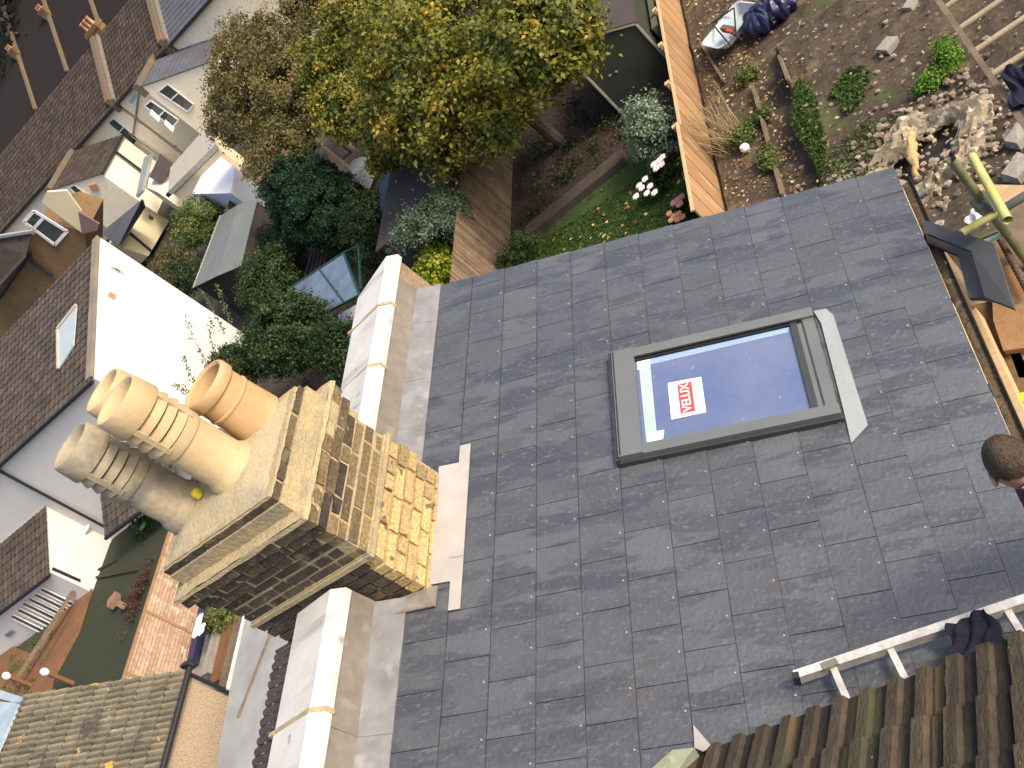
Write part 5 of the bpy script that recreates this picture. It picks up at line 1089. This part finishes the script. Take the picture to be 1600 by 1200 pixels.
for i, (a, b, w_, m_) in enumerate((((362, 905), (322, 1055), .34, mConcrete), ((374, 915), (338, 1068), .42, mRust), ((386, 930), (350, 1078), .30, mTimberG), ((393, 935), (360, 1080), .12, mUPVC))):
    mb = MB(); mb.beam(az(*a, .35), az(*b, .35), w_, .12 + .03 * i); tag(mb.build('old_board', m_), ['greyish stone kerb strip beyond the blue tarpaulin', 'reddish brown old board next to the stone kerb', 'weathered grey board with peeling edge', 'peeling white board edge beside the pale flat roof'][i], 'board', 'old boards between fence and flat roof')
fr2 = T('flat_roof', 'smooth pale grey flat roof below the white coping', 'flat roof', az(400, 1000, 0))
mGR = mat('pale_grey_membrane', (.40, .40, .375), (.27, .27, .25), scale=.7, rough=.6, fine=.04)
mb = MB(); mb.slab([az(392, 925, .8), az(470, 930, .8), az(420, 1240, .8), az(330, 1240, .8), az(358, 1082, .8)], (0, 0, -.15)); mb.build('membrane', mGR, fr2)
mb = MB(); mb.beam(az(434, 960, .83), az(372, 1120, .83), .05, .04); mb.build('joint_strip', mTimberG, fr2)
# --- neighbour's lichen covered roof, pebbledashed wall
nb = T('pebbledash_house', 'low pebbledashed building with lichen spotted tile roof', 'building', (-24, 9, 0))
p1 = az(292, 1047, 1.55); p2 = ay(38, 1086, p1.y); rise = (p2 - p1); 
ru = rise.normalized()
mb = MB(); tiled(mb, (p1.x, p1.y, p1.z), (0, -1, 0), ru, 8.5, rise.length, .40, .16, lambda x: .05 * math.sin(math.pi * min(1, x / .72)) if x < .6 else 0, lift=.05, nseg=8, pan=True); mb.build('roof', mTileLichen, nb)
mb = MB(); mb.slab([(p1.x - .1, p1.y + .0 - .12, 0), (p1.x - .1, 1, 0), (p1.x - .1, 1, p1.z - .08), (p1.x - .1, p1.y - .12, p1.z - .08)], (rise.x + .2, 0, 0)); mb.build('wall', mPebble, nb)
mb = MB(); mb.tube([Vector((p1.x + .07, p1.y + .05, p1.z - .02)), Vector((p1.x + .07, 1, p1.z - .02))], .07, 10); mb.build('gutter', mBlackP, nb)
mb = MB(); q0 = Vector((p1.x + .02, p1.y - .08, p1.z - .06)); q1 = Vector((q0.x, q0.y, .10)); qq = ap(393, 1178, q1, (1, 0, 0)); mb.tube([q0 + Vector((0, 0, .02)), q1 + Vector((0, 0, .08)), q1 + (qq - q1) * .05, qq + (qq - q1) * .6], .052, 10); mb.build('downpipe', mBlackP, nb)
mb = MB(); mb.obox(p1 + Vector((.02, .12, .02)), .3, .14, .18, jit=.03); mb.build('gutter_outlet', mBlackP, nb)

# --- terrace row far left
YT = 58.6; zT = 5.6
def Pg(x, y): return az(x, y, zT)
tA = math.radians(-3.7)
uT = Vector((math.cos(tA), math.sin(tA), 0)); nT = Vector((-uT.y, uT.x, 0)); g1 = Pg(178, 165)
sT = (nT * math.cos(math.radians(33)) + up * math.sin(math.radians(33)))
def tp(u, v): return g1 + uT * u + sT * v
LR = 5.4
units = [(-34, -19.0, mTileFar), (-19, -9, mTileFar), (-9, -0.15, mTileFar), (.15, 6.1, mTileFar), (6.4, 15, mFeltG), (15.2, 24, mTileFar)]
names = ['terrace house at the left edge with wide brown roof', 'terrace house behind the brown brick wall', 'cream terrace house between the two roof parapets on the left', 'cream terrace house right of the long roof parapet', 'cream terrace house with smooth grey roof at the top', 'terrace house mostly hidden by the tan tree']
mGreyRoof = mat('grey_slate_far', (.095, .10, .115), (.075, .078, .09), scale=1, rough=.8, fine=.12, fscale=3)
ths = []
for i, (u0, u1, m_) in enumerate(units):
    t = T('terraced_house', names[i], 'house', (tp((u0 + u1) / 2, 0).x, tp((u0 + u1) / 2, 0).y, 0), 'cream terraced houses'); ths.append(t)
    mm = mGreyRoof if m_ is mFeltG else mTileFar
    mb = MB(); tiled(mb, tp(u0, 0), uT, sT, u1 - u0, LR, .36, .33, prof_pan if mm is mTileFar else prof_flat, lift=.03, nseg=3); mb.build('roof', mm, t)
    mb = MB(); mb.slab([tp(u0, LR), tp(u1, LR), tp(u1, LR) + nT * 4.5 - up * 2.9, tp(u0, LR) + nT * 4.5 - up * 2.9], (0, 0, -.1)); mb.build('rear_roof', mm, t)
    w0 = tp(u0, 0) + nT * .25; w1 = tp(u1, 0) + nT * .25; mb = MB(); mb.slab([Vector((w0.x, w0.y, 0)), Vector((w1.x, w1.y, 0)), Vector((w1.x, w1.y, zT)), Vector((w0.x, w0.y, zT))], nT * 8.4); mb.build('wall', mCream if i != 0 else mFarBrick, t)
    mb = MB(); mb.beam(tp(u0, -.05) - up * .05, tp(u1, -.05) - up * .05, .22, .18); mb.build('gutter', mBlackP, t)
mPar = mat('mottled_parapet', (.16, .11, .06), (.13, .11, .085), scale=1.0, rough=.95, fine=.2, extra=spots((.22, .12, .045), 1.2, .6, .05))
def parap(u, t, v0=.12, v1=LR):
    mb = MB(); a = tp(u - .32, v0); b = tp(u - .32, v1); mb.slab([a - up * .6, b - up * .6, b + up * .45, a + up * .45], uT * .42); mb.build('parapet', mPar, t)
    mb = MB(); a = tp(u + .2, v0); b = tp(u + .2, v1); mb.slab([a - up * .3, b - up * .3, b + up * .30, a + up * .30], uT * .16); mb.build('lead_flashing', mLeadBrown, t)
parap(0, ths[3]); parap(6.25, ths[4])
def stack(p, t, w_=.8, l_=1.2, h=1.7, np_=3):
    mb = MB(); mb.box((p.x - l_ / 2, p.y - w_ / 2, p.z - 1.5), (p.x + l_ / 2, p.y + w_ / 2, p.z + h)); mb.box((p.x - l_ / 2 - .06, p.y - w_ / 2 - .06, p.z + h - .3), (p.x + l_ / 2 + .06, p.y + w_ / 2 + .06, p.z + h - .1)); c = mb.build('chimney', mFarBrick, t)
    for i in range(np_): mb = MB(); mb.lathe((p.x + (i - (np_ - 1) / 2) * .36, p.y, p.z + h), [(.15, 0), (.12, .1), (.11, .45), (.14, .5), (.14, .58), (.1, .58), (.09, .3)], 14); mb.build('chimney_pot', mTerra, c)
stack(tp(.2, LR + .3), ths[3], h=.5); 
# windows in main rear wall between outriggers
Yr = (tp(3, 0) + nT * .25).y
def wpx(pts, base, n=nT): return [ap(x, y, np.array(base), np.array(n)) for x, y in pts]
bw = tp(0, 0) + nT * .25
window(ths[3], wpx(((169, 192), (177, 184), (217, 216), (209, 227)), bw), -nT, split=.42)
window(ths[3], wpx(((200, 158), (213, 141), (217, 150), (207, 164)), bw), -nT, split=0, glass=mGlassP)
# outriggers
def outrigger(name_label, parL, length, width, drop, roofm, parent_group, wallm):
    pass
def orig(label, p_near, p_far, gut_px, m_roof, m_wall):
    # p_near/p_far: top of the parapet line (px); gut_px: near end of its gutter
    t = T('rear_extension', label, 'extension', g0(*p_near, zT), 'rear wings of the terrace'); A_ = az(*p_near, zT); B_ = az(*p_far, zT); B_ = Vector((A_.x, B_.y, A_.z))
    G_ = ay(*gut_px, A_.y); U_ = G_ - A_
    mb = MB(); tiled(mb, G_, (0, 1, 0), -U_.normalized(), B_.y - A_.y, U_.length, .36, .33, prof_flat, lift=.03, nseg=1); mb.build('roof', m_roof, t)
    mb = MB(); mb.slab([(A_.x - .1, A_.y + .12, 0), (G_.x - .1, A_.y + .12, 0), (G_.x - .1, A_.y + .12, G_.z - .05), (A_.x - .1, A_.y + .12, A_.z - .05)], (0, B_.y - A_.y - .14, 0)); mb.build('wall', m_wall, t)
    mb = MB(); mb.box((A_.x - .45, A_.y + .05, zT - .6), (A_.x, B_.y, zT + .28)); mb.build('parapet', mPar if m_wall is mCream else mCreamY, t)
    mb = MB(); mb.tube([G_ + Vector((.08, 0, -.05)), Vector((G_.x + .08, B_.y, G_.z - .05))], .08, 6); mb.build('gutter', mBlackP, t)
    return t, A_, G_
o1, A1, G1 = orig('cream rear wing with grey roof and open windows', (219, 136), (250, 80), (330, 96), mGreyRoof, mCream)
o2, A2, G2 = orig('cream rear wing with brown tiled roof and small window', (80, 297), (112, 240), (158, 272), mTileFar, mCream)
window(o1, wy(((247, 143), (262, 131), (303, 163), (293, 174)), A1.y + .10), (0, -1, 0), split=.42)
for (dx, dy) in ((0, 0),):
    f = window(o1, wy(((226, 165), (236, 157), (279, 187), (269, 199)), A1.y + .10), (0, -1, 0), split=.5)
    for (px_, py_) in (((236, 171), (250, 184)), ((258, 187), (272, 200))):
        a_, b_ = ay(*px_, A1.y + .02), ay(*py_, A1.y + .02); mb = MB(); mb.slab([a_, a_ + Vector((.0, -.5, -.05)), b_ + Vector((.0, -.5, -.05)), b_], (.05, 0, 0)); mb.build('open_sash', mUPVC, f)
mb = MB(); p = ay(274, 228, A1.y + .05); mb.lathe(p, [(.1, 0), (.1, .08), (.001, .08)], 12, (0, -1, 0)); mb.build('flue', mGreyP, o1)
window(o2, wy(((108, 293), (116, 288), (154, 318), (146, 326)), A2.y + .10), (0, -1, 0), split=.45)
mb = MB(); p = ay(147, 292, A2.y + .05); mb.obox(p, .5, .12, .4, ry=.5); mb.build('vent_hood', mTerra, o2)
# pipes
mb = MB(); mb.tube([ap(218, 140, np.array(bw) - np.array(nT) * .1, np.array(nT)), ap(207, 214, np.array(bw) - np.array(nT) * .1, np.array(nT)), ap(266, 254, np.array(bw) - np.array(nT) * .1, np.array(nT))], .06, 6); mb.build('downpipe', mGreyP, ths[3])
mb = MB(); mb.tube([ax(180, 236, G2.x + .1), ax(232, 275, G2.x + .1)], .09, 6); mb.build('downpipe', mBlackP, o2)
# ground floor extensions between the wings
ge = T('low_extension', 'low cream extension with tan topped wall beneath the open windows', 'extension', g0(290, 250, 2.6))
Pz = [az(322, 198, 2.8), az(336, 226, 2.8), az(262, 300, 2.8), az(266, 262, 2.8)]
mb = MB(); mb.slab(Pz, (0, 0, -.25)); mb.build('roof', mShedTrim, ge); mb = MB(); cz = sum(Pz, Vector()) / 4; mb.slab([Vector((p.x, p.y, 2.5)) for p in [cz + (p - cz) * .96 for p in Pz]], (0, 0, -2.5)); mb.build('wall', mCreamY, ge)
Pz = [az(333, 236, 2.2), az(368, 262, 2.2), az(361, 302, 2.2), az(300, 303, 2.2)]
e3 = T('white_extension', 'plain bluish white extension roof below the tan tree', 'extension', g0(335, 270, 2.2)); mb = MB(); mb.slab(Pz, (0, 0, -2.2)); mb.build('wall', mWhiteB, e3)
mb = MB(); mb.beam(az(331, 234, 2.25), az(262, 305, 2.25), .25, .2); mb.build('gutter', mBlackP, e3)
cn = T('conservatory', 'narrow grey glazed conservatory between the cream wings', 'conservatory', g0(240, 270, 2.5))
mb = MB(); mb.slab([az(250, 240, 2.9), az(270, 256, 2.6), az(250, 286, 2.6), az(233, 276, 2.9)], (0, 0, -.1)); mb.build('roof', mTileDark, cn)
for i in range(3): mb = MB(); mb.beam(az(236 - i * 4, 243 + i * 2, 2.7), az(222 - i * 3, 300 + i * 3, 2.7), .22, .18); mb.build('glazing_bar', mFlash, cn)
mb = MB(); mb.slab([az(250, 241, 2.5), az(268, 256, 2.5), az(246, 300, 2.5), az(222, 290, 2.5)], (0, 0, -2.5)); mb.build('wall', mCream, cn)
# lower grey roof and cream wall near the white gable
cp = T('cream_outhouse', 'cream outhouse with grey slate roof touching the white gable top', 'outhouse', g0(210, 350, 2.5))
q = [az(222, 312, 2.6), az(219, 322, 2.4), az(184, 384, 2.4), az(160, 364, 2.9), az(158, 352, 2.9)]
mb = MB(); mb.slab([az(222, 311, 2.9), az(225, 322, 2.3), az(184, 386, 2.3), az(158, 363, 2.9)], (0, 0, -.1)); mb.build('roof', mGreyRoof, cp)
pw = az(204, 340, 2.2)
mb = MB(); mb.slab(wx(((220, 318), (264, 345), (232, 400), (182, 384)), pw.x), (-2.5, 0, 0)); mb.build('wall', mCreamY, cp)
mb = MB(); mb.slab(wx(((233, 335), (240, 340), (238, 345), (232, 341)), pw.x + .02), (.02, 0, 0)); mb.build('window', mGlassD, cp)
mb = MB(); mb.tube([ax(203, 364, pw.x + .08), ax(236, 392, pw.x + .08)], .08, 6); mb.build('downpipe', mBlackP, cp)
# brown brick house behind the white house roof
bh = T('brick_house', 'brown brick house with white framed window left of the white gable', 'house', g0(80, 400, 3))
YB = 42.0
mb = MB(); mb.slab(wy(((38, 388), (48, 368), (96, 352), (134, 364), (134, 425), (-30, 570), (-30, 450)), YB), (0, 3.0, 0)); mb.build('wall', mFarBrick, bh)
window(bh, wy(((38, 346), (53, 329), (105, 361), (86, 382)), YB - .02), (0, -1, 0), split=.3, fw=.16)
mb = MB(); mb.slab(wy(((65, 316), (73, 300), (104, 298), (127, 330), (128, 364)), YB - .15), (0, .12, 0)); mb.build('render_panel', mCreamY, bh)
mb = MB(); mb.slab([ay(122, 331, YB - .2), ay(155, 350, YB - .2), ay(152, 360, YB - .2), ay(128, 366, YB - .2)], (0, .1, 0)); mb.build('plinth', mat('mauve_paint', (.22, .14, .13), scale=1), bh)
for a, b in (((40, 402), (82, 430)), ((-5, 470), (48, 395)), ((20, 385), (34, 397))): mb = MB(); mb.tube([ay(*a, YB - .12), ay(*b, YB - .12)], .10, 6); mb.build('pipe', mBlackP, bh)
mb = MB(); mb.slab([ay(-30, 372, YB - .4), ay(50, 361, YB - .4), ay(40, 402, YB - .9), ay(-30, 480, YB - .9)], (0, .1, 0)); mb.build('roof', mTileDark, bh)
mb = MB(); mb.beam(ay(-30, 374, YB - .5), ay(52, 361, YB - .5), .15, .15); mb.build('lead_flashing', mFlash, bh)
# second row of dark roofs behind
g2 = az(90, 60, 8.6)
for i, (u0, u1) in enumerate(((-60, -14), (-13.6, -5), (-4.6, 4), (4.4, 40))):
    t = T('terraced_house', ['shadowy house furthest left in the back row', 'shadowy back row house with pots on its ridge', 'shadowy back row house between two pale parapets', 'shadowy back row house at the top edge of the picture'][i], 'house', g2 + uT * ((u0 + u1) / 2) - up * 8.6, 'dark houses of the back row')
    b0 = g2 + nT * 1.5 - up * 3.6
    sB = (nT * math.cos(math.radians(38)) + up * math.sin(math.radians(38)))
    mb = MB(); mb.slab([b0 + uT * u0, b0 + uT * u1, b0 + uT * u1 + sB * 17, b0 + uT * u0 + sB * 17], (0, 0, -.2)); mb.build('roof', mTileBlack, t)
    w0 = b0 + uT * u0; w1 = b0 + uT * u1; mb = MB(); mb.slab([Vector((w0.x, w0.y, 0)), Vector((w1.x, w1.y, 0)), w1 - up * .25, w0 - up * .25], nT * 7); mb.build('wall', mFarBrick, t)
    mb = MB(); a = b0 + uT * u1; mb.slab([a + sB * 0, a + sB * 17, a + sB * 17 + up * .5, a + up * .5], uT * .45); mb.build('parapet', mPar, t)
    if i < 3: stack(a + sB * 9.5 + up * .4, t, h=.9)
hl = MB(); hl.slab([(-900, 260, -5), (300, 420, -5), (300, 420, 70), (-300, 330, 80), (-900, 260, 90)], (-40, 200, 0)); tag(hl.build('hill', mat('dark_hill', (.02, .025, .015), (.03, .03, .02), scale=.02, rough=1)), None, None, kind='structure')
# dark far tree belt closing the view
bt = T('tree_belt', 'very dark tall trees behind the back row of houses', 'trees', (-90, 150, 0))
P, N, v = clump_cloud((-120, 150, 10), (110, 14, 16), 1500, 80, 2.2, 99, shell=.5, vshift=-.2); leaves_mesh('crown', P, N, .8, v * .5, leafmat('dark_far_leaf', (.006, .008, .004), (.012, .014, .008), (.02, .022, .01), trans=0), bt)
